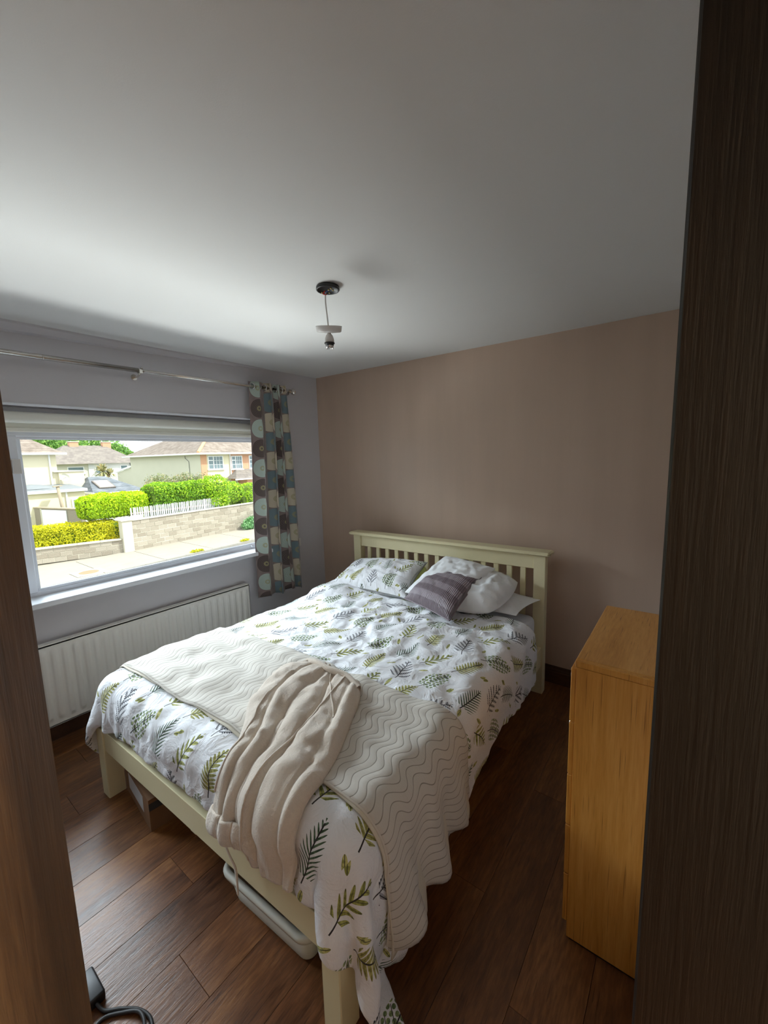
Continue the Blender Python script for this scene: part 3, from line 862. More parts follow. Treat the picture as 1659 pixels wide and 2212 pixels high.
obj('lamp_holder', bm, M['white_plastic'], t, True)
bm = B(); lathe(bm, [(0.0, -0.243), (0.0235, -0.243), (0.0235, -0.247), (0.019, -0.249), (0.0185, -0.256), (0, -0.256)], (-0.003, 0, 0), 24)
obj('shade_ring', bm, M['black_plastic'], t, True)
bm = B(); lathe(bm, [(0.0175, -0.255), (0.0165, -0.268), (0.014, -0.268), (0.014, -0.258), (0, -0.258)], (-0.003, 0, 0), 24)
obj('socket', bm, M['chrome'], t, True)

# ------------------------------------------------------------------ door lining and door leaf
t = thing('door_frame', 'very dark brown wooden door frame at the right edge', 'door frame', (0, 0, 0))
t['kind'] = 'structure'; del t['category']; t.name = 'door_1'
bm = B(); box(bm, XR - 0.014, XR + 0.142, DY1 - 0.001, DY1 + 0.03, 0, DZ + 0.03, 0.002)
obj('door_jamb', bm, M['dark_wood'], t)
bm = B(); box(bm, XR - 0.004, XR + 0.142, DY0 - 0.03, DY0, 0, DZ + 0.03, 0.002)
obj('door_jamb', bm, M['dark_wood'], t)
bm = B(); box(bm, XR - 0.004, XR + 0.142, DY0, DY1, DZ, DZ + 0.03, 0.002); obj('door_head', bm, M['dark_wood'], t)
bm = B(); box(bm, XR + 0.098, XR + 0.136, DY1 - 0.013, DY1 - 0.001, 0, DZ, 0.002); obj('door_stop', bm, M['dark_wood'], t)
bm = B(); box(bm, XR - 0.014, XR, DY1 + 0.031, DY1 + 0.07, 0, DZ + 0.07, 0.004); obj('architrave', bm, M['dark_wood'], t)
bm = B(); box(bm, XR - 0.014, XR, DY0 - 0.07, DY0 - 0.006, 0, DZ + 0.07, 0.004); obj('architrave', bm, M['dark_wood'], t)
bm = B(); box(bm, XR - 0.014, XR, DY0 - 0.006, DY1 + 0.006, DZ + 0.006, DZ + 0.07, 0.004); obj('architrave', bm, M['dark_wood'], t)

hx, hy = XR - 0.022, DY0 + 0.004
ex, ey = 2.402, -2.799
ang = math.atan2(ey - hy, ex - hx)
Ld = math.hypot(ex - hx, ey - hy)
t = thing('door_leaf', 'brown wood grain door standing ajar at the left edge', 'door', (hx, hy, 0.008), (0, 0, ang))
bm = B(); box(bm, 0, Ld, 0.0, 0.038, 0, 1.99, 0.002); obj('panel', bm, M['door_wood'], t)
for sgn, y in ((-1, 0.0), (1, 0.038)):
    bm = B(); lathe(bm, [(0, 0), (0.026, 0), (0.026, 0.006), (0.010, 0.010), (0.010, 0.04), (0, 0.04)], (Ld - 0.065, y, 0.90), 18, Matrix.Rotation(-sgn * PI / 2, 4, 'X'))
    tube(bm, [(Ld - 0.065, y + sgn * 0.04, 0.90), (Ld - 0.12, y + sgn * 0.043, 0.90), (Ld - 0.18, y + sgn * 0.040, 0.90)], 0.009, 10)
    obj('handle', bm, M['steel'], t, True)
for z in (0.25, 1.72):
    bm = B(); tube(bm, [(-0.004, 0.036, z), (-0.004, 0.036, z + 0.09)], 0.006, 8); obj('hinge', bm, M['steel'], t, True)

# ------------------------------------------------------------------ oak chest by the right wall
cx0, cx1, cy0, cy1, cz = 2.732, 2.966, -1.62, -1.06, 1.0
t = thing('chest_of_drawers', 'tall narrow oak veneer chest of drawers beside the dark door frame', 'chest of drawers', (0, 0, 0))
bm = B(); box(bm, cx0 + 0.004, cx1, cy0, cy0 + 0.018, 0.012, cz - 0.021, 0.001); obj('side_panel', bm, M['oak'], t)
bm = B(); box(bm, cx0 + 0.004, cx1, cy1 - 0.018, cy1, 0.012, cz - 0.021, 0.001); obj('side_panel', bm, M['oak'], t)
bm = B(); box(bm, cx1 - 0.006, cx1, cy0 + 0.018, cy1 - 0.018, 0.02, cz - 0.022); obj('back_panel', bm, M['oak'], t)
bm = B(); box(bm, cx0, cx1, cy0 - 0.002, cy0 + 0.020, cz - 0.020, cz, 0.002); obj('top_edging', bm, M['oak'], t, label='paler oak edging strip')
bm = B(); box(bm, cx0, cx1, cy0 + 0.0203, cy1 + 0.002, cz - 0.020, cz, 0.002); obj('top', bm, M['oak_top'], t)
bm = B(); box(bm, cx0 + 0.012, cx1 - 0.01, cy0 + 0.006, cy1 - 0.006, 0.0, 0.06, 0.001); obj('plinth', bm, M['dark_wood'], t)
for k in range(5):
    z0 = 0.065 + k * 0.182
    bm = B(); box(bm, cx0 - 0.012, cx0 + 0.0035, cy0 + 0.004, cy1 - 0.004, z0, z0 + 0.178, 0.002); d = obj('drawer', bm, M['oak'], t)
    for yy in (cy0 + 0.14, cy1 - 0.14):
        bm = B(); lathe(bm, [(0, 0), (0.008, 0), (0.007, 0.01), (0.014, 0.018), (0.012, 0.026), (0, 0.028)], (cx0 - 0.012, yy, z0 + 0.09), 14, Matrix.Rotation(-PI / 2, 4, 'Y')); obj('knob', bm, M['steel'], d, True)

# ------------------------------------------------------------------ cable and adapter by the door
t = thing('power_adapter', 'black power adapter on the floor beside the ajar door', 'adapter', (1.585, -2.640, 0))
bm = B(); box(bm, -0.055, 0.052, -0.03, 0.03, 0.0, 0.034, 0.006, 2); obj('body', bm, M['black_plastic'], t, True)
bm = B()
pts = bezier_pts([(0.052, 0.004, 0.014), (0.085, 0.014, 0.006), (0.12, 0.045, 0.006), (0.165, 0.076, 0.006), (0.21, 0.088, 0.006), (0.245, 0.078, 0.006), (0.262, 0.045, 0.006), (0.25, -0.02, 0.006),
                  (0.19, -0.06, 0.006), (0.125, -0.045, 0.006), (0.100, 0.0, 0.006), (0.135, 0.045, 0.0065), (0.18, 0.074, 0.0135), (0.23, 0.066, 0.0135), (0.28, 0.03, 0.006), (0.30, -0.06, 0.006), (0.25, -0.2, 0.006), (0.05, -0.35, 0.006), (-0.3, -0.5, 0.006)], 8)
tube(bm, pts, 0.0052, 8); obj('cable', bm, M['dark_flex'], t, True)

# ================================================================== the bed (local frame: x across, -y towards the foot)
TH = R(1.5)
BO = Vector((0.626, -0.182, 0.0))
BM = Matrix.Translation(BO) @ Matrix.Rotation(TH, 4, 'Z')
def bedthing(name, label, cat, group=None):
    return thing(name, label, cat, BO, (0, 0, TH), group)

t = bedthing('bed_frame', 'cream painted wooden bed frame with slatted headboard and low foot rail', 'bed')
P_ = M['bed_paint']
HT = 0.965
for x in (0.0, 1.545):
    bm = B(); box(bm, x, x + 0.075, -0.065, 0.0, 0, HT, 0.003); obj('head_post', bm, P_, t)
bm = B(); box(bm, 0.0745, 1.5455, -0.052, -0.015, 0.868, HT, 0.002); obj('top_rail', bm, P_, t)
bm = B(); box(bm, 0.0745, 1.5455, -0.052, -0.015, 0.36, 0.44, 0.002); obj('lower_rail', bm, P_, t)
# moulded cap
bm = B()
capp = [(-0.098, HT + 0.008), (-0.098, HT + 0.014), (-0.085, HT + 0.026), (0.020, HT + 0.026), (0.033, HT + 0.014), (0.033, HT + 0.008), (0.018, HT), (-0.083, HT)]
tb = bmesh.new()
def capring(x, ins):
    out = []
    for y, z in capp:
        yy = max(-0.098 + ins, min(0.033 - ins, y))
        out.append(tb.verts.new((x, yy, z)))
    return out
xs = [(-0.032, 0.013), (-0.019, 0.0), (1.639, 0.0), (1.652, 0.013)]
rings = [capring(x, i) for x, i in xs]
for a, b in zip(rings, rings[1:]):
    for i in range(8): tb.faces.new((a[i], a[(i + 1) % 8], b[(i + 1) % 8], b[i]))
tb.faces.new(rings[0]); tb.faces.new(rings[-1][::-1])
# end bevel in height
for v in rings[0] + rings[-1]:
    v.co.z = min(max(v.co.z, HT + 0.006), HT + 0.018)
bmesh.ops.recalc_face_normals(tb, faces=tb.faces)
obj('cap_rail', tb, P_, t)
ns = 15
sl = B(); box(sl, -0.0175, 0.0175, -0.043, -0.024, 0.43, 0.87, 0.0015)
slme = bpy.data.meshes.new('slat'); sl.to_mesh(slme); sl.free(); slme.materials.append(P_)
gap = (1.470 - ns * 0.035) / (ns + 1)
for k in range(ns):
    o = bpy.data.objects.new('slat', slme); C.objects.link(o); o.parent = t
    o.location = (0.075 + gap + 0.0175 + k * (0.035 + gap), 0, 0)
# foot posts, foot rail, side rails
for x in (0.035, 1.550):
    bm = B(); box(bm, x, x + 0.070, -2.120, -2.043, 0, 0.372, 0.003); obj('foot_post', bm, P_, t)
bm = B(); box(bm, 0.1045, 1.5505, -2.112, -2.078, 0.252, 0.362, 0.002); obj('foot_rail', bm, P_, t)
bm = B(); box(bm, 0.012, 0.042, -2.0435, -0.0645, 0.20, 0.335, 0.002); obj('side_rail', bm, P_, t)
bm = B(); box(bm, 1.578, 1.608, -2.0435, -0.0645, 0.20, 0.335, 0.002); obj('side_rail', bm, P_, t)
bm = B(); box(bm, 0.79, 0.83, -2.078, -0.05, 0.18, 0.245, 0.002); obj('centre_rail', bm, P_, t)
bm = B(); box(bm, 0.78, 0.84, -1.06, -1.0, 0.0, 0.18, 0.002); obj('centre_leg', bm, P_, t)
bsl = B(); box(bsl, 0.042, 1.578, -0.035, 0.035, 0.245, 0.262, 0.001)
bsme = bpy.data.meshes.new('base_slat'); bsl.to_mesh(bsme); bsl.free(); bsme.materials.append(P_)
for k in range(13):
    o = bpy.data.objects.new('base_slat', bsme); C.objects.link(o); o.parent = t
    o.location = (0, -0.16 - k * 0.153, 0)

# mattress with its white fitted sheet
t = bedthing('mattress', 'thick mattress in a white fitted sheet on the cream bed frame', 'mattress')
MX0, MX1, MY0, MY1, MZ0, MZ1 = 0.048, 1.572, -2.068, -0.072, 0.264, 0.560
bm = B(); box(bm, MX0, MX1, MY0, MY1, MZ0, MZ1, 0.045, 4)
bmesh.ops.subdivide_edges(bm, edges=[e for e in bm.edges if e.calc_length() > 0.3], cuts=24, use_grid_fill=True)
for v in bm.verts:
    n = mnoise.noise(v.co * 6) * 0.006 + mnoise.noise(Vector((v.co.x * 3, v.co.y * 18, v.co.z * 4))) * 0.003
    if v.co.z < MZ1 - 0.01 and v.co.z > MZ0 + 0.02:
        v.co += Vector((0.004 if v.co.x > 1 else -0.004, 0, 0)) * (n * 100)
    elif v.co.z > MZ1 - 0.01: v.co.z += n
obj('sheet', bm, M['sheet'], t, True)

# ------------------------------------------------------------------ cloth solver (position based)
def drape(P, col, steps=160, iters=6, stretch=1.0, bend=0.12, grav=0.0009, seed=1, rest=None, damp=0.96, mu=0.5):
    ny_, nx_ = P.shape[:2]
    rest = P if rest is None else rest
    def L(a, b): return np.linalg.norm(rest[a] - rest[b], axis=-1)[..., None] * stretch
    S = np.s_
    cons = []
    def pairs(di, dj, st, k):
        for pi in range(2 if di else 1):
            for pj in range(2 if dj else 1):
                # colour the pairs so that no vertex is shared inside one group
                i0 = np.arange(0, ny_ - di); j0 = np.arange(max(0, -dj), nx_ - max(0, dj))
                if di and dj:
                    if pj: continue
                    ii = i0[(i0 // di) % 2 == pi]; jj = j0
                elif di:
                    ii = i0[(i0 // di) % 2 == pi]; jj = j0
                    if pj: continue
                else:
                    ii = i0; jj = j0[(j0 // abs(dj)) % 2 == pj]
                if len(ii) == 0 or len(jj) == 0: continue
                A = np.ix_(ii, jj); Bx = np.ix_(ii + di, jj + dj)
                cons.append((A, Bx, L(A, Bx), k))
    pairs(0, 1, 1, 1.0); pairs(1, 0, 1, 1.0)
    pairs(1, 1, 1, 0.35); pairs(1, -1, 1, 0.35)
    pairs(0, 2, 2, bend); pairs(2, 0, 2, bend)
    V_ = np.zeros_like(P)
    P = P.copy()
    for s in range(steps):
        Q = P.copy()
        V_ *= damp
        V_[..., 2] -= grav
        sp = np.linalg.norm(V_, axis=-1, keepdims=True)
        V_ *= np.minimum(1.0, 0.02 / np.maximum(sp, 1e-9))
        P += V_
        for it in range(iters):
            for A, Bx, l0, k in cons:
                a = P[A]; b = P[Bx]
                d = b - a
                ln = np.linalg.norm(d, axis=-1, keepdims=True) + 1e-12
                c = d * ((ln - l0) / ln * 0.5 * k)
                P[A] = a + c; P[Bx] = b - c
            P, hitm = col(P, Q, mu)
        V_ = P - Q
    return P

def rbox_push(P, lo, hi, r):
    """push points out of a rounded box; returns new points and contact mask"""
    c = (lo + hi) / 2; h = (hi - lo) / 2
    q = P - c
    a = np.abs(q) - (h - r)
    ap = np.maximum(a, 0)
    ln = np.linalg.norm(ap, axis=-1)
    inside = np.minimum(a.max(axis=-1), 0)
    d = ln + inside - r
    m = d < 0
    if not m.any(): return P, m
    n = ap / np.maximum(ln, 1e-9)[..., None] * np.sign(q)
    deep = m & (ln < 1e-6)
    if deep.any():
        ax = a.argmax(axis=-1)
        n2 = np.zeros_like(P)
        np.put_along_axis(n2, ax[..., None], 1.0, axis=-1)
        n = np.where(deep[..., None], n2 * np.sign(q), n)
    P = np.where(m[..., None], P - n * d[..., None], P)
    return P, m

def vnoise(x, y, seed, f):
    rs = np.random.RandomState(seed)
    G = rs.rand(64, 64)
    X, Y = x * f + 100.3, y * f + 100.7
    i, j = np.floor(X).astype(int), np.floor(Y).astype(int)
    u, v = X - i, Y - j
    u = u * u * (3 - 2 * u); v = v * v * (3 - 2 * v)
    g = lambda a, b: G[a % 64, b % 64]
    return (g(i, j) * (1 - u) * (1 - v) + g(i + 1, j) * u * (1 - v) + g(i, j + 1) * (1 - u) * v + g(i + 1, j + 1) * u * v) * 2 - 1

# duvet collider: mattress grown by the duvet's filling, posts, foot rail, floor
PUFF = 0.045
def duvet_col(P, Q, mu):
    # the filling makes the top uneven
    bump = 0.016 * vnoise(P[..., 0], P[..., 1], 5, 3.2) + 0.008 * vnoise(P[..., 0], P[..., 1], 6, 8.0)
    bump = bump + 0.05 * np.exp(-(((P[..., 0] - 0.25) / 0.35) ** 2 + ((P[..., 1] + 0.5) / 0.35) ** 2))
    T = P.copy(); T[..., 2] -= bump
    T, m = rbox_push(T, np.array([MX0 - PUFF, MY0 - 0.034, 0.2]), np.array([MX1 + PUFF + 0.035, MY1 + 0.02, MZ1 + PUFF]), 0.095)
    T[..., 2] += bump
    P = T
    for lo, hi in (((0.02, -2.135, 0.0), (0.12, -2.03, 0.388)), ((1.535, -2.135, 0.0), (1.635, -2.03, 0.388)), ((0.1, -2.128, 0.24), (1.56, -2.06, 0.376)),
                   ((1.56, -2.05, 0.19), (1.622, -0.06, 0.35)), ((0.0, -2.05, 0.19), (0.05, -0.06, 0.35)),
                   ((1.53, -0.08, 0.0), (1.64, 0.02, 1.0)), ((-0.01, -0.08, 0.0), (1.64, 0.02, 1.0))):
        P, m2 = rbox_push(P, np.array(lo), np.array(hi), 0.014)
        m = m | m2
    f = P[..., 2] < 0.02
    P[..., 2] = np.maximum(P[..., 2], 0.02)
    m = m | f
    P = np.where(m[..., None], P + (Q - P) * mu * 0.35, P)
    return P, m

def duvet_flat(ny_, nx_):
    """flat cloth layout in bed coordinates: rows from head to foot, columns from window side to door side"""
    v = np.linspace(0, 1, ny_)[:, None]; u = np.linspace(0, 1, nx_)[None, :]
    top = -0.40 - 0.02 * np.cos(u * 3)
    foot = -2.118 - (0.112 - 0.02 * u - 0.080 * np.clip((u - 0.80) / 0.10, 0, 1))
    y = top + (foot - top) * v
    yl = y
    hang = np.interp(-yl, [0.0, 0.6, 1.0, 1.25, 1.7, 2.1, 2.6], [0.29, 0.30, 0.26, 0.29, 0.38, 0.55, 0.62])
    x1 = 1.600 + hang
    x0 = -0.225 + 0 * yl
    x = x0 + (x1 - x0) * u
    return np.stack([x, y, np.full_like(x, 0.0)], -1)

NYD, NXD = 96, 104
flat = duvet_flat(NYD, NXD)
start = flat.copy()
start[..., 2] = 0.675 + 0.012 * vnoise(flat[..., 0], flat[..., 1], 11, 9) + 0.006 * vnoise(flat[..., 0], flat[..., 1], 12, 22)
# cover is a little larger than its filling, so the top creases
DV = drape(start, duvet_col, steps=150, iters=7, stretch=1.0, bend=0.05, rest=np.concatenate([flat[..., :1] * 1.022, flat[..., 1:2] * 1.034, flat[..., 2:]], -1))

def cloth_smooth(P, n=1, w=0.5):
    for _ in range(n):
        Q = P.copy()
        Q[1:-1] = P[1:-1] * (1 - w) + (P[:-2] + P[2:]) * w / 2
        P2 = Q.copy()
        P2[:, 1:-1] = Q[:, 1:-1] * (1 - w) + (Q[:, :-2] + Q[:, 2:]) * w / 2
        P = P2
    return P
DV = cloth_smooth(DV, 1, 0.2)

def ridged(x, y, seed, f):
    wx = x + 0.05 * vnoise(x, y, seed + 50, f * 0.6); wy = y + 0.05 * vnoise(x, y, seed + 51, f * 0.6)
    return (1 - np.abs(vnoise(wx, wy, seed, f)) * 1.6)

def grid_faces(ny_, nx_, flip=False):
    F = []
    for a in range(ny_ - 1):
        for i in range(nx_ - 1):
            q = (a * nx_ + i, (a + 1) * nx_ + i, (a + 1) * nx_ + i + 1, a * nx_ + i + 1)
            F.append(q[::-1] if flip else q)
    return F
def grid_normals(P):
    du = np.gradient(P, axis=1); dv = np.gradient(P, axis=0)
    n = np.cross(dv, du)
    return n / (np.linalg.norm(n, axis=-1, keepdims=True) + 1e-12)

NS = 1.0 if grid_normals(DV)[40, 50, 2] > 0 else -1.0
fx, fy = flat[..., 0], flat[..., 1]
busy = 0.42 + 0.75 * np.exp(-(((fx - 1.0) / 0.55) ** 2 + ((fy + 0.85) / 0.5) ** 2)) + 0.25 * np.exp(-((fy + 2.1) / 0.15) ** 2)
DV = DV + grid_normals(DV) * NS * (busy * 1.5 * (0.011 * ridged(fx * 0.8 + fy * 0.5, fy - fx * 0.3, 301, 6.5) + 0.010 * ridged(fx, fy, 302, 13.0) + 0.004 * ridged(fy * 0.7 + fx, fy - fx, 304, 24.0) + 0.002 * vnoise(fx, fy, 303, 30)))[..., None]
t = bedthing('duvet', 'white duvet printed with green, olive and navy leaf sprigs on the bed', 'duvet')
o = raw('cover', DV.reshape(-1, 3), grid_faces(NYD, NXD), M['leaf_print'], t, True, flat[..., :2].reshape(-1, 2) + 3.0)
o.data.materials.append(M['green_lining'])
md = o.modifiers.new('thick', 'SOLIDIFY'); md.thickness = 0.016; md.offset = -1
md = o.modifiers.new('sub', 'SUBSURF'); md.levels = 1; md.render_levels = 1
DN = cloth_smooth(grid_normals(DV), 2, 0.6)
DN /= np.linalg.norm(DN, axis=-1, keepdims=True)
if DN[40, 50, 2] < 0: DN = -DN

def duvet_at(x, y, off=0.0, A=None):
    """point of the draped duvet that belongs to flat-cloth coordinates (x, y), lifted by off"""
    x = np.asarray(x, float); y = np.asarray(y, float)
    top0, = [flat[0, :, 1]]
    # invert the layout: rows are linear in y per column fraction, columns linear in x per row
    u = np.full(x.shape, 0.5); v = np.full(x.shape, 0.5)
    for _ in range(25):
        top = -0.40 - 0.02 * np.cos(u * 3)
        foot = -2.118 - (0.112 - 0.02 * u - 0.080 * np.clip((u - 0.80) / 0.10, 0, 1))
        v = (y - top) / (foot - top)
        hang = np.interp(-y, [0.0, 0.6, 1.0, 1.25, 1.7, 2.1, 2.6], [0.29, 0.30, 0.26, 0.29, 0.38, 0.55, 0.62])
        u = (x + 0.225) / (1.600 + hang + 0.225)
    fi = np.clip(v * (NYD - 1), 0, NYD - 1.001); fj = np.clip(u * (NXD - 1), 0, NXD - 1.001)
    i, j = fi.astype(int), fj.astype(int)
    a, b = (fi - i)[..., None], (fj - j)[..., None]
    def S(G): return G[i, j] * (1 - a) * (1 - b) + G[i + 1, j] * a * (1 - b) + G[i, j + 1] * (1 - a) * b + G[i + 1, j + 1] * a * b
    return S(DV) + S(DN) * (np.asarray(off, float)[..., None] if np.ndim(off) else off)

# ------------------------------------------------------------------ pillows and cushion
def pillow_mesh(name, corners, T, mat, parent, n=34, seed=1, wr=0.008, pinch=0.07, flange=0.0, uvsize=(0.7, 0.45), uvoff=(0.0, 0.0), sag=0.0, down=0.35):
    """corners (world): top-left, top-right, bottom-right, bottom-left; T thickness; a stuffed bag with a seam"""
    TL, TR, BR, BL = [np.array(c, float) for c in corners]
    nrm = np.cross(TR - TL, BL - TL); nrm /= np.linalg.norm(nrm)
    if nrm[2] < 0: nrm = -nrm
    u = np.linspace(0, 1, n)[None, :]; v = np.linspace(0, 1, n)[:, None]
    U = u + 0 * v; V = v + 0 * u
    # edges pulled in between the corners
    px = 4 * V * (1 - V) * pinch; py = 4 * U * (1 - U) * pinch
    Uc = U + (0.5 - U) * px * 1.2; Vc = V + (0.5 - V) * py * 1.2
    P0 = (TL * ((1 - Uc) * (1 - Vc))[..., None] + TR * (Uc * (1 - Vc))[..., None] + BR * (Uc * Vc)[..., None] + BL * ((1 - Uc) * Vc)[..., None])
    fl = flange
    uu = np.clip((U - fl) / (1 - 2 * fl), 0, 1); vv = np.clip((V - fl) / (1 - 2 * fl), 0, 1)
    prof = (np.clip(1 - np.abs(2 * uu - 1) ** 2.6, 0, 1) ** 0.55) * (np.clip(1 - np.abs(2 * vv - 1) ** 2.6, 0, 1) ** 0.55)
    # creases that run in from the corners and edges
    w = vnoise(U * 1.0, V * 1.0, seed, 7) * 0.6 + vnoise(U, V, seed + 1, 15) * 0.4
    ridge = (1 - np.abs(w) * 2.2)
    top = P0 + nrm * ((T * (1 - down) * prof + wr * ridge * (0.25 + np.minimum(prof, 0.8)) * (prof > 0.02)))[..., None]
    bot = P0 - nrm * (T * down * prof)[..., None]
    top[..., 2] -= sag * np.sin(PI * U) * (1 - V) ** 2
    bot[..., 2] -= sag * np.sin(PI * U) * (1 - V) ** 2
    eps = nrm * 0.002
    top = top + eps; bot = bot - eps
    A = top.reshape(-1, 3); Bt = bot.reshape(-1, 3)
    F = grid_faces(n, n)
    c = np.cross(A[F[0][1]] - A[F[0][0]], A[F[0][2]] - A[F[0][0]])
    mid = F[len(F) // 2]
    c = np.cross(A[mid[1]] - A[mid[0]], A[mid[2]] - A[mid[0]])
    if np.dot(c, nrm) < 0: F = [f[::-1] for f in F]
    F2 = [tuple(i + n * n for i in f[::-1]) for f in F]
    rim = [(0, j) for j in range(n)] + [(i, n - 1) for i in range(1, n)] + [(n - 1, j) for j in range(n - 2, -1, -1)] + [(i, 0) for i in range(n - 2, 0, -1)]
    ids = [i * n + j for i, j in rim]
    F3 = []
    for a, b in zip(ids, ids[1:] + ids[:1]):
        F3.append((a, b, b + n * n, a + n * n))
    uv = np.stack([U * uvsize[0] + uvoff[0], (1 - V) * uvsize[1] + uvoff[1]], -1).reshape(-1, 2)
    o = raw(name, np.concatenate([A, Bt]), F + F2 + F3, mat, parent, True, np.concatenate([uv, uv + 1.7]))
    bmn = bmesh.new(); bmn.from_mesh(o.data); bmesh.ops.recalc_face_normals(bmn, faces=bmn.faces); bmn.to_mesh(o.data); bmn.free()
    md = o.modifiers.new('sub', 'SUBSURF'); md.levels = 1; md.render_levels = 1
    return o, top, nrm

def seam(name, pts, r, mat, parent, n=6):
    bm = B(); tube(bm, pts, r, n, False); return obj(name, bm, mat, parent, True)

t = thing('patterned_pillow', 'leaf-printed pillow lying against the headboard slats on the window side', 'pillow')
o, top, nn = pillow_mesh('pillowcase', [(0.655, -0.255, 0.735), (1.395, -0.258, 0.822), (1.44, -0.62, 0.640), (0.72, -0.66, 0.640)], 0.15, M['leaf_print'], t, seed=21, wr=0.012, uvsize=(0.72, 0.46), uvoff=(7.13, 4.52), down=0.45)
# open hem with the green lining at the right end
bm = B()
edge = [Vector(top[i, -1]) + Vector((0.001, 0, -0.004)) for i in range(4, 31)]
vs = [(bm.verts.new(p), bm.verts.new(p + Vector((0.028, -0.006, -0.036 - 0.01 * math.sin(k * 0.5))))) for k, p in enumerate(edge)]
for a, b in zip(vs, vs[1:]): bm.faces.new((a[0], b[0], b[1], a[1]))
h = obj('hem', bm, M['green_lining'], t, True, label='olive green lined hem')
md = h.modifiers.new('s', 'SOLIDIFY'); md.thickness = 0.003

t = thing('white_pillow', 'flat white pillow with a flanged corner, lowest of the white pillows at the door side', 'pillow', group=None)
o, top, nn = pillow_mesh('pillowcase', [(1.56, -0.19, 0.68), (2.235, -0.185, 0.665), (2.165, -0.500, 0.640), (1.55, -0.56, 0.645)], 0.10, M['pillow_white'], t, seed=31, wr=0.012, flange=0.07, down=0.5)
t = thing('white_pillow', 'plump rounded white pillow between the leaning white pillow and the flat flanged one', 'pillow', group=None)
o, top, nn = pillow_mesh('pillowcase', [(1.66, -0.245, 0.785), (2.085, -0.25, 0.775), (2.03, -0.60, 0.665), (1.60, -0.62, 0.665)], 0.17, M['pillow_white'], t, seed=41, wr=0.014, pinch=-0.14, down=0.4)
t = thing('white_pillow', 'thin white pillow leaning highest against the headboard behind the purple cushion', 'pillow', group=None)
o, top, nn = pillow_mesh('pillowcase', [(1.555, -0.275, 0.895), (1.955, -0.315, 0.868), (1.85, -0.675, 0.665), (1.40, -0.60, 0.680)], 0.10, M['pillow_white'], t, seed=51, wr=0.012, pinch=0.02, down=0.25)
t = thing('purple_cushion', 'square mauve satin cushion with pleated shiny and dull bands on the duvet', 'cushion')
o, top, nn = pillow_mesh('cover', [(1.500, -0.345, 0.830), (1.905, -0.435, 0.828), (1.880, -0.835, 0.660), (1.440, -0.660, 0.660)], 0.13, M['cushion'], t, n=44, seed=61, wr=0.004, pinch=0.04, uvsize=(0.42, 0.42), down=0.45)
n_ = top.shape[0]
rim = [top[0, j] for j in range(n_)] + [top[i, -1] for i in range(1, n_)] + [top[-1, j] for j in range(n_ - 2, -1, -1)] + [top[i, 0] for i in range(n_ - 2, -1, -1)]
seam('piping', [tuple(p - nn * 0.003) for p in rim], 0.0042, M['cushion'], t)

# ------------------------------------------------------------------ quilted bedspread folded in a band across the bed
def on_bed(P):
    """bed-frame coordinates to world"""
    c, s = math.cos(TH), math.sin(TH)
    x = P[..., 0] * c - P[..., 1] * s + BO.x
    y = P[..., 0] * s + P[..., 1] * c + BO.y
    return np.stack([x, y, P[..., 2]], -1)
QX0, QX1, QY0, QY1 = -0.20, 1.925, -1.415, -1.93
def quilt_sheet(nx_, ny_, off, hem, phase, ypad=0.0, xend=0.0, y1pad=0.0):
    u = np.linspace(0, 1, nx_)[None, :]; v = np.linspace(0, 1, ny_)[:, None]
    yy = (QY0 + ypad) + (QY1 - y1pad - QY0 - ypad) * v + 0 * u
    # hem line runs out a little with scallops, lower at the foot
    hx = QX1 + xend - 0.055 * (1 - v) + 0.014 * np.sin(v * 15 + phase)
    xx = QX0 + (hx - QX0) * u
    yy = yy + 0.007 * np.sin(xx * 9 + phase) * (v > 0.5) - 0.006 * np.sin(xx * 7) * (v < 0.5) + 0.03 * np.clip((xx - 1.3) / 0.6, 0, 1) * (1 - v)
    ramp = np.clip((xx - 1.60) / 0.30, 0, 1)
    wave = ramp ** 1.5 * hem * (np.sin(v * 2 * PI * 3.1 + phase + xx * 2) + 1)
    rip = 0.0022 * vnoise(xx, yy, 77, 14) + 0.0012 * vnoise(xx, yy, 78, 33)
    o_ = off + wave + rip
    P = duvet_at(xx, yy, o_)
    return P, np.stack([xx, yy], -1)
t = bedthing('bedspread', 'cream quilted bedspread folded in a band across the foot of the bed', 'bedspread')
P, U = quilt_sheet(150, 44, 0.011, 0.030, 0.4)
P = cloth_smooth(P, 1, 0.3)
o = raw('top_layer', P.reshape(-1, 3), grid_faces(44, 150), M['quilt'], t, True, U.reshape(-1, 2) + 3)
md = o.modifiers.new('s', 'SOLIDIFY'); md.thickness = 0.006; md.offset = 1
P2, U2 = quilt_sheet(130, 36, 0.004, 0.020, 2.0, -0.004, 0.040, 0.006)
P2 = cloth_smooth(P2, 1, 0.3)
o = raw('under_layer', P2.reshape(-1, 3), grid_faces(36, 130), M['quilt_edge'], t, True, U2.reshape(-1, 2) + 3)
md = o.modifiers.new('s', 'SOLIDIFY'); md.thickness = 0.004; md.offset = 1
for nm, row in (('binding', P[-1]), ('binding', P[0]), ('binding', P[:, -1])):
    seam(nm, [tuple(q) for q in row[::2]], 0.0055, M['quilt'], t)

# ------------------------------------------------------------------ fleece dressing gown thrown over the foot of the bed
def spline(pts, n):
    p = np.array(pts, float)
    d = np.concatenate([[0], np.cumsum(np.linalg.norm(np.diff(p, axis=0), axis=1))])
    q = np.array([tuple(v) for v in bezier_pts([tuple(a) + (0,) * (3 - len(a)) for a in p], 12)])[:, :p.shape[1]]
    d2 = np.concatenate([[0], np.cumsum(np.linalg.norm(np.diff(q, axis=0), axis=1))])
    s = np.linspace(0, d2[-1], n)
    return np.stack([np.interp(s, d2, q[:, k]) for k in range(p.shape[1])], -1)

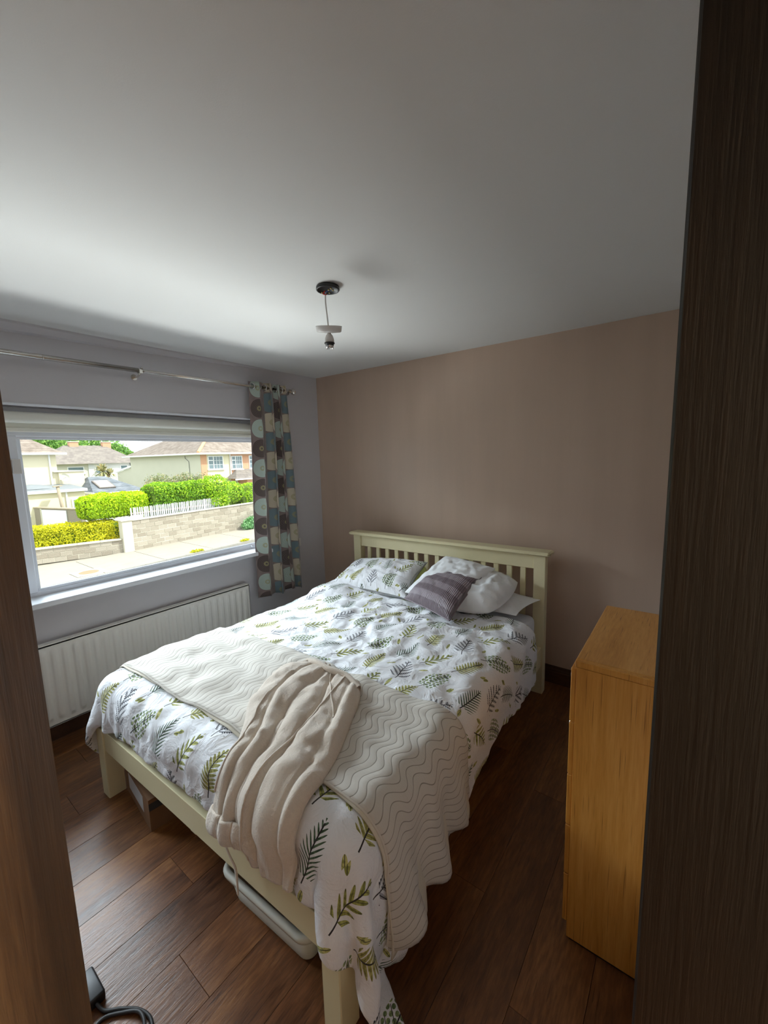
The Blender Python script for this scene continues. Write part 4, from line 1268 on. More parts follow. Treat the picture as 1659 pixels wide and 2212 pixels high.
def cloth_lump(name, L, Rr, n, m, H, folds, seed, parent, gather=0.07, base=0.012, bottom=0.5, mat='fleece'):
    """lump of soft cloth lying on the duvet between two outlines given in flat-cloth coordinates"""
    Lc, Rc = spline(L, n), spline(Rr, n)
    w = np.linspace(0, 1, m)[None, :]; v = np.linspace(0, 1, n)[:, None]
    XY = Lc[:, None, :] * (1 - w[..., None]) + Rc[:, None, :] * w[..., None]
    mw = w * (1 - w) * 4
    prof = H * np.clip(mw, 0, 1) ** 0.42 * (0.65 + 0.35 * np.sin(np.clip(v * 1.15, 0, 1) * PI) ) * np.clip(0.42 + 4 * v, 0, 1)
    prof = prof * (1 - (1 - bottom) * v ** 6)
    f = np.zeros_like(XY[..., 0])
    for k, (c0, c1, wd, a) in enumerate(folds):
        c = c0 + (c1 - c0) * v + 0.02 * np.sin(v * 8 + k * 1.7)
        g_ = np.exp(-((w - c) / wd) ** 2)
        f += a * g_
    f *= np.clip(mw * 2.2, 0, 1)
    g0 = np.exp(-v / gather) * np.sin(w * 34 + 3 * np.sin(v * 7)) * 0.0055 * np.clip(mw * 2, 0, 1)
    nz = 0.006 * ridged(XY[..., 0] * 1.4, XY[..., 1] * 0.6 + XY[..., 0] * 0.5, seed, 8) + 0.006 * ridged(XY[..., 0], XY[..., 1], seed + 3, 15) + 0.003 * vnoise(XY[..., 0], XY[..., 1], seed + 1, 30)
    h = base + prof + f + g0 + nz * np.clip(mw * 3, 0, 1)
    P = duvet_at(XY[..., 0], XY[..., 1], h)
    low = duvet_at(XY[..., 0], XY[..., 1], np.full(h.shape, base * 0.5))
    P[:, 0] = low[:, 0]; P[:, -1] = low[:, -1]
    P = cloth_smooth(P, 1, 0.3)
    return P, XY, h

t = bedthing('dressing_gown', 'beige fleece dressing gown thrown over the bedspread and foot of the bed', 'dressing gown')
# body (right, longer lobe); columns from window side to door side
LB = [(0.93, -1.480), (0.98, -1.64), (1.05, -1.80), (1.12, -1.93), (1.19, -2.05), (1.225, -2.13), (1.232, -2.205)]
RB = [(1.175, -1.470), (1.245, -1.570), (1.300, -1.700), (1.370, -1.880), (1.400, -1.970), (1.435, -2.080), (1.465, -2.185)]
Pb, XYb, hb = cloth_lump('body', LB, RB, 110, 84, 0.040, [(0.34, 0.22, 0.10, 0.012), (0.62, 0.56, 0.13, 0.010), (0.88, 0.92, 0.07, 0.008), (0.50, 0.36, 0.03, -0.014), (0.78, 0.80, 0.03, -0.008)], 91, t, base=0.020)
def end_fringe(P, drop, nrows, curl=0.0):
    """continue the cloth past the last row, hanging straight down"""
    d = (P[-1] - P[-3]); d /= np.linalg.norm(d, axis=-1, keepdims=True)
    rows = [P]
    for k in range(1, nrows + 1):
        f = k / nrows
        nxt = P[-1] + (d * (1 - f) + np.array([0, -0.10, -1.0]) * f) * drop * f
        rows.append(nxt[None])
    return np.concatenate(rows, 0)
o = raw('body', Pb.reshape(-1, 3), grid_faces(*Pb.shape[:2]), M['fleece'], t, True)
md = o.modifiers.new('s', 'SOLIDIFY'); md.thickness = 0.007; md.offset = -1
# sleeve (left lobe) with a turned cuff
LS = [(0.885, -1.470), (0.805, -1.56), (0.820, -1.680), (0.885, -1.810), (1.005, -1.945), (1.065, -2.035), (1.080, -2.120), (1.062, -2.195)]
RS = [(1.02, -1.455), (1.06, -1.55), (1.075, -1.68), (1.13, -1.82), (1.19, -1.94), (1.225, -2.04), (1.25, -2.10), (1.262, -2.16)]
Ps, XYs, hs = cloth_lump('sleeve', LS, RS, 110, 74, 0.052, [(0.24, 0.30, 0.12, 0.008), (0.66, 0.60, 0.13, 0.014), (0.50, 0.42, 0.035, -0.010), (0.88, 0.80, 0.03, -0.010)], 95, t, base=0.016, bottom=0.9)
o = raw('sleeve', Ps.reshape(-1, 3), grid_faces(*Ps.shape[:2]), M['fleece'], t, True)
md = o.modifiers.new('s', 'SOLIDIFY'); md.thickness = 0.007; md.offset = -1
# cuff band: a fatter roll round the last rows of the sleeve
cu = Ps[-11:].copy()
nn_ = grid_normals(cu)
if nn_[5, 36, 2] < 0 and nn_[5, 36, 1] > 0: nn_ = -nn_
sgn = 1.0 if np.mean(nn_[:, 20:50, 1]) < 0 else -1.0
cu = cu + sgn * nn_ * (0.013 * np.sin(np.linspace(0.15, 1, 11) * PI * 0.9)[:, None, None] + 0.004)
o = raw('cuff', cu.reshape(-1, 3), grid_faces(*cu.shape[:2]), M['fleece'], t, True)
md = o.modifiers.new('s', 'SOLIDIFY'); md.thickness = 0.012; md.offset = -1
md = o.modifiers.new('sub', 'SUBSURF'); md.levels = 1; md.render_levels = 1
# front edge seam running diagonally over the body, and one on the sleeve
def surf_line(P, a, b, n=40, wig=0.01):
    pts = []
    for k in range(n):
        f = k / (n - 1)
        i = (a[0] + (b[0] - a[0]) * f) * (P.shape[0] - 1); j = (a[1] + (b[1] - a[1]) * f + wig * math.sin(f * 17)) * (P.shape[1] - 1)
        i = min(max(i, 0), P.shape[0] - 1.001); j = min(max(j, 0), P.shape[1] - 1.001)
        i0, j0 = int(i), int(j); a_, b_ = i - i0, j - j0
        q = P[i0, j0] * (1 - a_) * (1 - b_) + P[i0 + 1, j0] * a_ * (1 - b_) + P[i0, j0 + 1] * (1 - a_) * b_ + P[i0 + 1, j0 + 1] * a_ * b_
        pts.append((q[0], q[1] - 0.001, q[2] + 0.001))
    return pts
seam('seam', surf_line(Pb, (0.03, 0.72), (0.99, 0.14)), 0.0042, M['fleece'], t)
seam('seam', surf_line(Ps, (0.35, 0.42), (0.86, 0.10)), 0.0038, M['fleece'], t)
seam('seam', surf_line(Pb, (0.0, 0.35), (0.35, 0.80)), 0.0036, M['fleece'], t)
# gathered waist at the top: rolled ridge
seam('waist_roll', [tuple(q) for q in spline([tuple(Ps[3, 8]), tuple(Ps[5, 40] + np.array([0, 0, 0.006])), tuple(Pb[4, 30] + np.array([0, 0.004, 0.010])), tuple(Pb[3, 60] + np.array([0, 0.0, 0.006])), tuple(Pb[8, 80])], 40)], 0.014, M['fleece'], t, 10)
# belt hanging down in front of the foot rail
bp = spline([(1.150, -2.130, 0.50), (1.160, -2.150, 0.43), (1.182, -2.153, 0.385), (1.205, -2.148, 0.34), (1.212, -2.150, 0.29), (1.214, -2.152, 0.245)], 30)
bm = B(); rows = []
for k, q in enumerate(bp):
    wv = 0.011 - 0.003 * (k / 29) ** 3
    tw = 0.25 * math.sin(k * 0.25)
    dx, dy = wv * math.cos(tw), wv * math.sin(tw) * 0.5
    rows.append([bm.verts.new((q[0] - dx, q[1] + dy, q[2])), bm.verts.new((q[0], q[1] - 0.005, q[2])), bm.verts.new((q[0] + dx, q[1] - dy, q[2])), bm.verts.new((q[0], q[1] + 0.003, q[2]))])
for a, b in zip(rows, rows[1:]):
    for i in range(4): bm.faces.new((a[i], a[(i + 1) % 4], b[(i + 1) % 4], b[i]))
bm.faces.new(rows[-1]); bmesh.ops.recalc_face_normals(bm, faces=bm.faces)
o = obj('belt', bm, M['fleece'], t, True)
md = o.modifiers.new('sub', 'SUBSURF'); md.levels = 1; md.render_levels = 1

# ------------------------------------------------------------------ under the bed: storage tub and cardboard box
t = thing('storage_tub', 'off-white plastic storage tub pushed under the foot rail', 'storage tub', (1.885, -2.03, 0), (0, 0, R(2.5)))
def rrect(hx, hy, r, z, n=6):
    out = []
    for cx_, cy_, a0 in ((hx - r, hy - r, 0), (-hx + r, hy - r, 90), (-hx + r, -hy + r, 180), (hx - r, -hy + r, 270)):
        for k in range(n + 1):
            a = R(a0 + 90 * k / n)
            out.append((cx_ + r * math.cos(a), cy_ + r * math.sin(a), z))
    return out
def loft(loops, cap0=True, cap1=False):
    bm = B(); rr = [[bm.verts.new(p) for p in l] for l in loops]
    n = len(rr[0])
    for a, b in zip(rr, rr[1:]):
        for i in range(n): bm.faces.new((a[i], a[(i + 1) % n], b[(i + 1) % n], b[i]))
    if cap0: bm.faces.new(rr[0][::-1])
    if cap1: bm.faces.new(rr[-1])
    bmesh.ops.recalc_face_normals(bm, faces=bm.faces)
    return bm
obj('body', loft([rrect(0.188, 0.160, 0.03, 0.0), rrect(0.195, 0.166, 0.035, 0.01), rrect(0.215, 0.188, 0.04, 0.135), rrect(0.208, 0.181, 0.035, 0.135), rrect(0.188, 0.16, 0.03, 0.012)], True, True), M['tub'], t, True)
obj('rim', loft([rrect(0.213, 0.186, 0.04, 0.122), rrect(0.228, 0.201, 0.05, 0.122), rrect(0.230, 0.203, 0.05, 0.135), rrect(0.226, 0.199, 0.048, 0.144), rrect(0.210, 0.183, 0.036, 0.144), rrect(0.208, 0.181, 0.035, 0.130)], False), M['tub'], t, True)

t = thing('cardboard_box', 'brown cardboard box with a white label under the bed near the window side', 'box', (1.147, -2.262, 0), (0, 0, R(-6.5)))
bw, bd, bh = 0.36, 0.30, 0.150
def flap(name, *a, mat='cardboard', **k):
    bm = B(); box(bm, *a); return obj(name, bm, M[mat], t, **k)
flap('front_panel', -bw, -0.004, 0, 0.004, 0, bh)
flap('side_panel', -0.004, 0.0, 0, bd, 0, bh)
flap('side_panel', -bw, -bw + 0.004, 0.004, bd, 0, bh)
flap('back_panel', -bw + 0.004, -0.004, bd - 0.004, bd, 0, bh)
flap('bottom_panel', -bw + 0.004, -0.004, 0.004, bd - 0.004, 0, 0.004)
flap('top_flap', -bw, 0.0, 0.0, bd / 2 - 0.002, bh, bh + 0.004)
flap('top_flap', -bw, 0.0, bd / 2 + 0.002, bd, bh, bh + 0.004)
flap('label', -0.30, -0.085, -0.0008, 0.0, 0.045, 0.125, mat='paper', label='white paper shipping label')
flap('tape', -0.001, 0.0012, 0.0, bd, 0.10, 0.135, mat='dark_tape', label='dark packing tape')

# ================================================================== outside: the street seen from the upstairs window
GS = 0.018                                   # the street climbs gently to the right
def gz(y): return -2.8 + GS * (y - 5.7)
def slab(name, x0, x1, y0, y1, dz, th, mat, kind='structure'):
    bm = B()
    pts = [(x0, y0, gz(y0) + dz), (x1, y0, gz(y0) + dz), (x1, y1, gz(y1) + dz), (x0, y1, gz(y1) + dz)]
    low = [(a, b, c - th) for a, b, c in pts]
    v = [bm.verts.new(p) for p in pts + low]
    for f in ((0, 1, 2, 3), (7, 6, 5, 4), (0, 4, 5, 1), (1, 5, 6, 2), (2, 6, 7, 3), (3, 7, 4, 0)): bm.faces.new([v[i] for i in f])
    bmesh.ops.recalc_face_normals(bm, faces=bm.faces)
    o = obj(name, bm, mat); o['kind'] = kind
    return o
slab('road', -16.05, -0.32, -14, 40, -0.12, 0.3, M['asphalt'])
pav = slab('pavement', -21.9, -16.2, -14, 40, -0.03, 0.3, M['pavement'])
k = 0
y = -13.5
sl_me = {}
while y < 30:                                 # paving bays, joints recessed
    o = slab('paving_bay', -19.72, -16.21, y + 0.01, y + 2.38, 0.0, 0.03, M['pavement']); o.parent = pav; o.name = 'paving_bay'
    y += 2.4
kb = slab('kerb', -16.2, -16.05, -14, 40, -0.03, 0.3, M['kerbstone'])
y = -8.0
while y < 24:
    o = slab('kerbstone', -16.2, -16.06, y + 0.006, y + 0.906, 0.005, 0.04, M['kerbstone']); o.parent = kb
    y += 0.915
slab('ground_gardens', -90, -21.75, -30, 70, 0.45, 0.6, M['soil'])

t = thing('manhole_cover', 'round rusty manhole cover in a pale concrete square on the pavement', 'manhole cover', (-16.95, 2.95, gz(2.95)))
bm = B(); box(bm, -0.5, 0.5, -0.55, 0.55, 0.001, 0.012, 0.004); obj('surround', bm, M['coping'], t)
bm = B(); lathe(bm, [(0, 0.02), (0.34, 0.02), (0.36, 0.012), (0.36, 0.0)], (0, 0, 0), 28); obj('lid', bm, M['iron'], t)

# ---- garden walls of concrete blocks
BL, BH = 0.45, 0.222
blk = B(); box(blk, -0.10, 0.10, 0.006, BL - 0.006, 0.006, BH - 0.006, 0.012)
blk_me = bpy.data.meshes.new('concrete_block'); blk.to_mesh(blk_me); blk.free(); blk_me.materials.append(M['concrete_block'])
hblk = B(); box(hblk, -0.10, 0.10, 0.006, BL / 2 - 0.006, 0.006, BH - 0.006, 0.012)
hblk_me = bpy.data.meshes.new('concrete_block'); hblk.to_mesh(hblk_me); hblk.free(); hblk_me.materials.append(M['concrete_block'])
rb = random.Random(5)
def block_wall(t, length, courses, sign=1):
    bm = B(); box(bm, -0.08, 0.088, 0, length * sign, 0, courses * BH); obj('mortar', bm, M['coping'], t)
    for c in range(courses):
        y = 0.0
        if c % 2: seq = [hblk_me]
        else: seq = []
        n = int((length - (BL / 2 if c % 2 else 0)) / BL + 0.01)
        seq += [blk_me] * n
        if length - (n * BL + (BL / 2 if c % 2 else 0)) > BL / 2 - 0.01: seq.append(hblk_me)
        for me in seq:
            L_ = BL / 2 if me is hblk_me else BL
            o = bpy.data.objects.new('concrete_block', me); C.objects.link(o); o.parent = t
            o.location = (rb.uniform(-0.008, 0.010), y if sign > 0 else -y - L_, c * BH)
            y += L_
t = thing('garden_wall', 'high garden wall of grey concrete blocks along the pavement', 'garden wall', (-19.72, 5.78, -2.84), (math.atan(GS), 0, 0))
block_wall(t, 22 * BL, 7)
for k in range(11):
    bm = B(); box(bm, -0.15, 0.15, k * 0.9 + 0.004, k * 0.9 + 0.896, 7 * BH, 7 * BH + 0.065, 0.01); obj('coping_stone', bm, M['coping'], t)
t = thing('gate_pillar', 'pale rendered pillar between the high and the low garden walls', 'pillar', (-19.72, 5.54, -2.86))
bm = B(); box(bm, -0.22, 0.22, -0.23, 0.23, 0, 1.62, 0.01); obj('shaft', bm, M['coping'], t)
bm = B(); box(bm, -0.28, 0.28, -0.29, 0.29, 1.62, 1.69, 0.015); obj('cap', bm, M['coping'], t)
la = math.atan2(-1.0, -3.27)   # direction of the low wall
t = thing('low_garden_wall', 'low grey block wall with pale coping under the yellow hedge', 'garden wall', (-19.76, 5.32, -2.84), (0, 0, -math.atan(1.0 / 3.27)))
block_wall(t, 11 * BL, 3, -1)
for k in range(6):
    bm = B(); box(bm, -0.16, 0.16, -k * 0.9 - 0.896, -k * 0.9 - 0.004, 3 * BH, 3 * BH + 0.07, 0.012); obj('coping_stone', bm, M['coping'], t)

# ---- white picket fence behind the high wall
t = thing('picket_fence', 'white paling fence rising behind the high block wall', 'fence', (-20.05, 6.0, -2.3))
pk = B(); prism(pk, [(-0.031, 0), (0.031, 0), (0.031, 1.60), (0, 1.65), (-0.031, 1.60)], 'x', -0.010, 0.010)
pk_me = bpy.data.meshes.new('picket'); pk.to_mesh(pk_me); pk.free(); pk_me.materials.append(M['picket_white'])
for k in range(49):
    o = bpy.data.objects.new('picket', pk_me); C.objects.link(o); o.parent = t
    o.location = (rb.uniform(-0.006, 0.006), k * 0.104, rb.uniform(-0.015, 0.015) + 0.0016 * k)
    o.rotation_euler = (rb.uniform(-0.012, 0.012) + (0.03 if k > 38 else 0), 0, 0)
for z in (0.35, 1.3):
    bm = B(); box(bm, -0.05, -0.012, -0.05, 5.05, z, z + 0.07); obj('rail', bm, M['wood_grey'], t)

# ---- hedges and shrubs: leaf cards over a dark core
def leaf_cloud(name, n, sampler, size, mat, parent, seed, tintf=None, aspect=0.55, upb=0.0):
    rs = np.random.RandomState(seed)
    P, N = sampler(rs, n)
    n = len(P)
    r = rs.normal(size=(n, 3)) * 0.75 + N
    r[:, 2] += upb
    r /= np.linalg.norm(r, axis=1, keepdims=True)
    a = np.cross(r, rs.normal(size=(n, 3))); a /= np.linalg.norm(a, axis=1, keepdims=True)
    b = np.cross(r, a)
    s = size * (0.6 + 0.8 * rs.rand(n))[:, None]
    V_ = np.stack([P - a * s, P - b * s * aspect + r * s * 0.15, P + a * s, P + b * s * aspect + r * s * 0.15], 1).reshape(-1, 3)
    F = np.arange(n * 4).reshape(n, 4).tolist()
    me = bpy.data.meshes.new(name); me.from_pydata(V_.tolist(), [], F); me.materials.append(M[mat])
    tint = rs.rand(n) if tintf is None else np.clip(tintf(P, rs), 0, 1)
    at = me.attributes.new('tint', 'FLOAT', 'POINT'); at.data.foreach_set('value', np.repeat(tint, 4).astype(np.float32))
    o = bpy.data.objects.new(name, me); C.objects.link(o); o.parent = parent; o['kind'] = 'stuff'
    return o
def box_sampler(lo, hi, wav=0.07, round_=0.25):
    lo = np.array(lo); hi = np.array(hi)
    def f(rs, n):
        q = rs.rand(n, 3) * 2 - 1
        ax = rs.choice(3, n, p=[0.52, 0.20, 0.28]); sg = np.where(rs.rand(n) < 0.85, 1, -1)
        sg = np.where(ax == 1, np.where(rs.rand(n) < 0.5, 1, -1), sg)
        q[np.arange(n), ax] = sg
        N = q ** 5
        L_ = (np.abs(q) ** 5).sum(1) ** 0.2
        q = q / (1 + (L_ - 1) * 1.0)[:, None]
        h = (hi - lo) / 2
        P = (lo + hi) / 2 + q * h
        w = vnoise(P[:, 1] + P[:, 0], P[:, 2], 8, 2.2) * wav + rs.normal(size=n) * 0.03
        N = N / np.linalg.norm(N, axis=1, keepdims=True)
        return P + N * w[:, None], N
    return f
def ell_sampler(blobs, jit=0.06):
    def f(rs, n):
        Ps, Ns = [], []
        tot = sum(b[3] * b[4] for b in blobs)
        for b in blobs:
            m = int(n * b[3] * b[4] / tot)
            d = rs.normal(size=(m, 3)); d /= np.linalg.norm(d, axis=1, keepdims=True)
            r = 1 + rs.normal(size=m) * jit + 0.08 * np.sin(d[:, 1] * 9 + b[1]) * np.sin(d[:, 2] * 8)
            Ps.append(np.array(b[:3]) + d * np.array(b[3:6]) * r[:, None]); Ns.append(d)
        return np.concatenate(Ps), np.concatenate(Ns)
    return f
def core(parent, lo, hi, ins=0.12):
    bm = B(); box(bm, lo[0] + ins, hi[0] - ins, lo[1] + ins, hi[1] - ins, lo[2], hi[2] - ins, 0.1, 2); obj('branches', bm, M['hedge_core'], parent)
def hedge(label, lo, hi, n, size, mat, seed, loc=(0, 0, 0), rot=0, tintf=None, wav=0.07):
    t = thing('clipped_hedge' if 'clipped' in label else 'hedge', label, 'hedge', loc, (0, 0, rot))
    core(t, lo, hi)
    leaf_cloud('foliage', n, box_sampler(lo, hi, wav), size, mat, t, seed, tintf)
    return t
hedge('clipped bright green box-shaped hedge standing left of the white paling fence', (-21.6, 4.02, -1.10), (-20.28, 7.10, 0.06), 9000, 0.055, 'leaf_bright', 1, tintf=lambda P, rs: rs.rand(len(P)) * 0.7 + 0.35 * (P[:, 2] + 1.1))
hedge('golden yellow hedge growing over the low block wall', (-0.95, -4.6, -2.35), (-0.03, 0.10, -1.22), 10000, 0.045, 'leaf_gold', 2, loc=(-20.05, 5.36, 0), rot=-math.atan(1.0 / 3.27),
      tintf=lambda P, rs: 0.66 + 0.55 * vnoise(P[:, 1], P[:, 2], 4, 1.0) + (rs.rand(len(P)) - 0.5) * 0.5)
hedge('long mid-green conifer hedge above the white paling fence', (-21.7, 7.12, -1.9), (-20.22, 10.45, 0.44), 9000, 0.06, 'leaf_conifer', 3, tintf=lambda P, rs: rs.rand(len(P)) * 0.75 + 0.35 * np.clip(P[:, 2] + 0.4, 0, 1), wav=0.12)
hedge('pale green hedge beyond the round bush at the curtain edge of the window', (-21.8, 12.6, -2.0), (-20.1, 16.8, 0.05), 7000, 0.06, 'leaf_bush', 4, wav=0.1)
t = thing('garden_bush', 'tall rounded bright green bush hanging over the high block wall', 'bush', (0, 0, 0))
leaf_cloud('foliage', 9000, ell_sampler([(-20.75, 11.1, -0.2, 0.95, 0.95, 0.90), (-20.5, 11.0, -0.75, 0.8, 0.75, 0.6), (-20.8, 12.2, -0.4, 0.9, 0.8, 0.62), (-20.9, 10.4, 0.0, 0.7, 0.5, 0.5)]), 0.055, 'leaf_bush', t, 6)
bm = B(); tube(bm, [(-20.9, 11.2, -2.4), (-20.8, 11.1, -0.4)], 0.09, 8); lathe(bm, [(0, -0.6), (0.6, -0.3), (0.7, 0.1), (0.5, 0.5), (0, 0.62)], (-20.8, 11.15, -0.3), 12); obj('trunk', bm, M['hedge_core'], t)
t = thing('climbing_shrub', 'straggly reddish green shrub in front of the grey gable wall', 'shrub', (0, 0, 0))
leaf_cloud('foliage', 4200, ell_sampler([(-24.2, 9.0 + 0.55 * k, 0.22 + 0.16 * math.sin(k * 2.1), 0.4, 0.42, 0.48) for k in range(7)], 0.22), 0.05, 'leaf_shrub', t, 9)
bm = B()
for k in range(7): tube(bm, [(-24.2, 9.0 + 0.55 * k, -2.3), (-24.2, 9.05 + 0.55 * k, 0.3)], 0.03, 6)
obj('stems', bm, M['bark'], t)
t = thing('weed_bush', 'small bluish green weed bush growing on the pavement against the block wall', 'weed', (-19.2, 12.6, gz(12.6)))
leaf_cloud('foliage', 2200, ell_sampler([(0, 0, 0.36, 0.36, 0.5, 0.34), (0.05, 0.35, 0.6, 0.25, 0.28, 0.26), (0, -0.35, 0.22, 0.3, 0.35, 0.22)], 0.15), 0.06, 'leaf_weed', t, 11)
for k, (y, s) in enumerate(((7.3, 0.28), (10.0, 0.24))):
    t = thing('weed_tuft', ['yellow green weed tuft on the kerb in front of the high wall, nearer the pillar', 'yellow green weed tuft on the kerb nearer the weed bush'][k], 'weed', (-16.3, y, gz(y)))
    leaf_cloud('foliage', 160, ell_sampler([(0, 0, 0.04, 0.14, s, 0.06)], 0.2), 0.05, 'leaf_gold', t, 20 + k, tintf=lambda P, rs: rs.rand(len(P)) * 0.5)

# ---- houses
def hip_roof(name, x0, x1, y0, y1, z, ra, rb_, mat, parent, th=0.12):
    """hipped roof: eaves rectangle at z, ridge from ra to rb_"""
    bm = B()
    e = [bm.verts.new(p) for p in ((x0, y0, z), (x1, y0, z), (x1, y1, z), (x0, y1, z))]
    a = bm.verts.new(ra); b = bm.verts.new(rb_)
    f = bm.faces.new
    if abs(ra[1] - rb_[1]) > abs(ra[0] - rb_[0]):      # ridge runs along y, a at low y
        f((e[0], e[1], a)); f((e[1], e[2], b, a)); f((e[2], e[3], b)); f((e[3], e[0], a, b))
    else:                                               # ridge along x, a at low x
        f((e[0], e[1], b, a)); f((e[1], e[2], b)); f((e[2], e[3], a, b)); f((e[3], e[0], a))
    f((e[3], e[2], e[1], e[0]))
    bmesh.ops.recalc_face_normals(bm, faces=bm.faces)
    return obj(name, bm, mat, parent)
def wallbox(name, x0, x1, y0, y1, z0, z1, mat, parent, bev=0.0, **k):
    bm = B(); box(bm, x0, x1, y0, y1, z0, z1, bev); return obj(name, bm, mat, parent, **k)
def window(parent, x, y0, y1, z0, z1, grid=None, fr=0.07, sill=True):
    """window in a wall facing +x"""
    bm = B()
    box(bm, x, x + 0.06, y0, y1, z0, z0 + fr); box(bm, x, x + 0.06, y0, y1, z1 - fr, z1)
    box(bm, x, x + 0.06, y0, y0 + fr, z0 + fr, z1 - fr); box(bm, x, x + 0.06, y1 - fr, y1, z0 + fr, z1 - fr)
    if sill: box(bm, x, x + 0.12, y0 - 0.08, y1 + 0.08, z0 - 0.07, z0)
    if grid:
        nx_, nz_, split = grid
        ys_ = y0 + fr + (y1 - y0 - 2 * fr) * split
        box(bm, x, x + 0.055, ys_ - 0.035, ys_ + 0.035, z0 + fr, z1 - fr)
        box(bm, x, x + 0.055, y0 + fr, ys_, z1 - 0.42, z1 - 0.36)
        for i in range(1, nx_):
            yy = ys_ + (y1 - fr - ys_) * i / nx_; box(bm, x, x + 0.04, yy - 0.012, yy + 0.012, z0 + fr, z1 - fr)
        for i in range(1, nz_):
            zz = z0 + fr + (z1 - z0 - 2 * fr) * i / nz_; box(bm, x, x + 0.04, y0 + fr, y1 - fr, zz - 0.012, zz + 0.012)
    w = obj('window', bm, M['upvc_white'], parent)
    wallbox('pane', x + 0.005, x + 0.02, y0 + fr, y1 - fr, z0 + fr, z1 - fr, M['far_glass'], w)
    return w

# house A: cream, on the left
t = thing('cream_house', 'cream rendered house with flat-roofed extension at the left of the window', 'house', (0, 0, 0))
wallbox('wall', -38, -31.0, -6, 6.03, -2.4, 2.36, M['render_cream'], t)
hip_roof('roof', -38.5, -30.6, -6.5, 6.42, 2.40, (-34.6, -2.0, 5.0), (-34.6, 2.6, 5.0), M['roof_brown'], t)
wallbox('gutter', -30.62, -30.45, -6.5, 6.5, 2.28, 2.42, M['upvc_white'], t, 0.03)
wallbox('gutter', -38.5, -30.5, 6.42, 6.55, 2.28, 2.42, M['upvc_white'], t, 0.03)
wallbox('downpipe', -30.98, -30.90, 5.62, 5.70, 0.3, 2.3, M['upvc_white'], t)
wallbox('parapet_wall', -36, -30.8, 6.03, 7.45, -2.4, 1.12, M['render_cream'], t)
wallbox('parapet_coping', -36, -30.72, 5.75, 7.60, 1.12, 1.20, M['coping'], t, 0.02)
bm = B(); prism(bm, [(-28.0, 0.06), (-31.0, 0.26), (-31.0, 0.34), (-27.8, 0.13)], 'y', -6, 6.55); obj('flat_roof', bm, M['felt_roof'], t)
wallbox('fascia', -27.9, -27.78, -6, 6.62, -0.06, 0.12, M['upvc_white'], t, 0.02)
wallbox('extension_wall', -31.0, -28.0, -6, 6.50, -2.4, 0.05, M['render_cream'], t)
bm = B(); lathe(bm, [(0, 0.28), (0.5, 0.22), (0.95, 0.10), (1.1, 0.0)], (-29.6, 4.25, 0.20), 20); obj('roof_dome', bm, M['felt_roof'], t, True)
window(t, -28.0, 3.05, 3.60, -1.30, -0.50)
window(t, -28.0, 5.76, 6.42, -2.10, -0.50, fr=0.09, sill=False)
wallbox('downpipe', -27.99, -27.91, 5.48, 5.56, -2.4, 0.0, M['upvc_white'], t)
bm = B(); lathe(bm, [(0, 0), (0.14, 0.02), (0.24, 0.08), (0.27, 0.14)], (-30.55, 6.22, 0.74), 16, Matrix.Rotation(R(70), 4, 'Y')); tube(bm, [(-30.8, 6.1, 0.6), (-30.5, 6.22, 0.74), (-30.2, 6.25, 0.8)], 0.02, 6); obj('satellite_dish', bm, M['render_grey'], t, True)
# annexe with slate roof
wallbox('annexe_wall', -33.5, -28.2, 7.05, 9.9, -2.4, -0.26, M['render_white'], t)
hip_roof('annexe_roof', -33.8, -27.9, 6.95, 10.2, -0.28, (-31.0, 7.7, 0.72), (-31.0, 8.75, 0.72), M['slate'], t)
bm = B(); prism(bm, [(-27.9, -0.34), (-33.8, -0.34), (-33.8, -0.22), (-27.9, -0.22)], 'y', 6.93, 6.99); obj('fascia', bm, M['upvc_white'], t)
wallbox('fascia', -27.92, -27.82, 6.93, 10.22, -0.38, -0.26, M['upvc_white'], t)
# skylight lying on the front slope
sk = thing('x', None, None); sk.name = 'skylight'; sk.parent = t
fs = math.atan2(1.0, 3.1)
sk.location = (-29.3, 8.05, 0.20); sk.rotation_euler = (0, fs, 0)
bm = B(); box(bm, -0.72, 0.72, -0.48, 0.48, -0.02, 0.07); obj('frame', bm, M['roof_grey'], sk)
bm = B(); box(bm, -0.62, 0.62, -0.38, 0.38, 0.0, 0.085); obj('pane', bm, M['upvc_white'], sk)

t = thing('garage_wall', 'brown brick yard wall with a large white board in front of the cream house', 'wall', (-28.4, 3.88, -2.4), (0, 0, math.atan2(1.22, 4.4)))
wallbox('masonry', 0, 4.55, -0.1, 0.1, 0, 1.52, M['concrete_block'], t)
wallbox('coping', -0.05, 4.6, -0.15, 0.15, 1.52, 1.60, M['wood_grey'], t, 0.02)
wallbox('white_board', 1.15, 3.35, -0.16, -0.11, 0.1, 1.46, M['upvc_white'], t, 0.01, label='white board')
wallbox('board_frame', 1.05, 1.15, -0.17, -0.10, 0.0, 1.52, M['coping'], t)

t = thing('wooden_post', 'leaning grey wooden post in front of the cream extension', 'post', (-27.3, 5.20, -2.4), (R(5), 0, 0))
bm = B(); tube(bm, [(0, 0, 0), (0, 0, 2.75)], [0.10, 0.085], 10); obj('shaft', bm, M['wood_grey'], t, True)
wallbox('cap', -0.12, 0.12, -0.22, 0.22, 2.75, 2.80, M['wood_grey'], t)

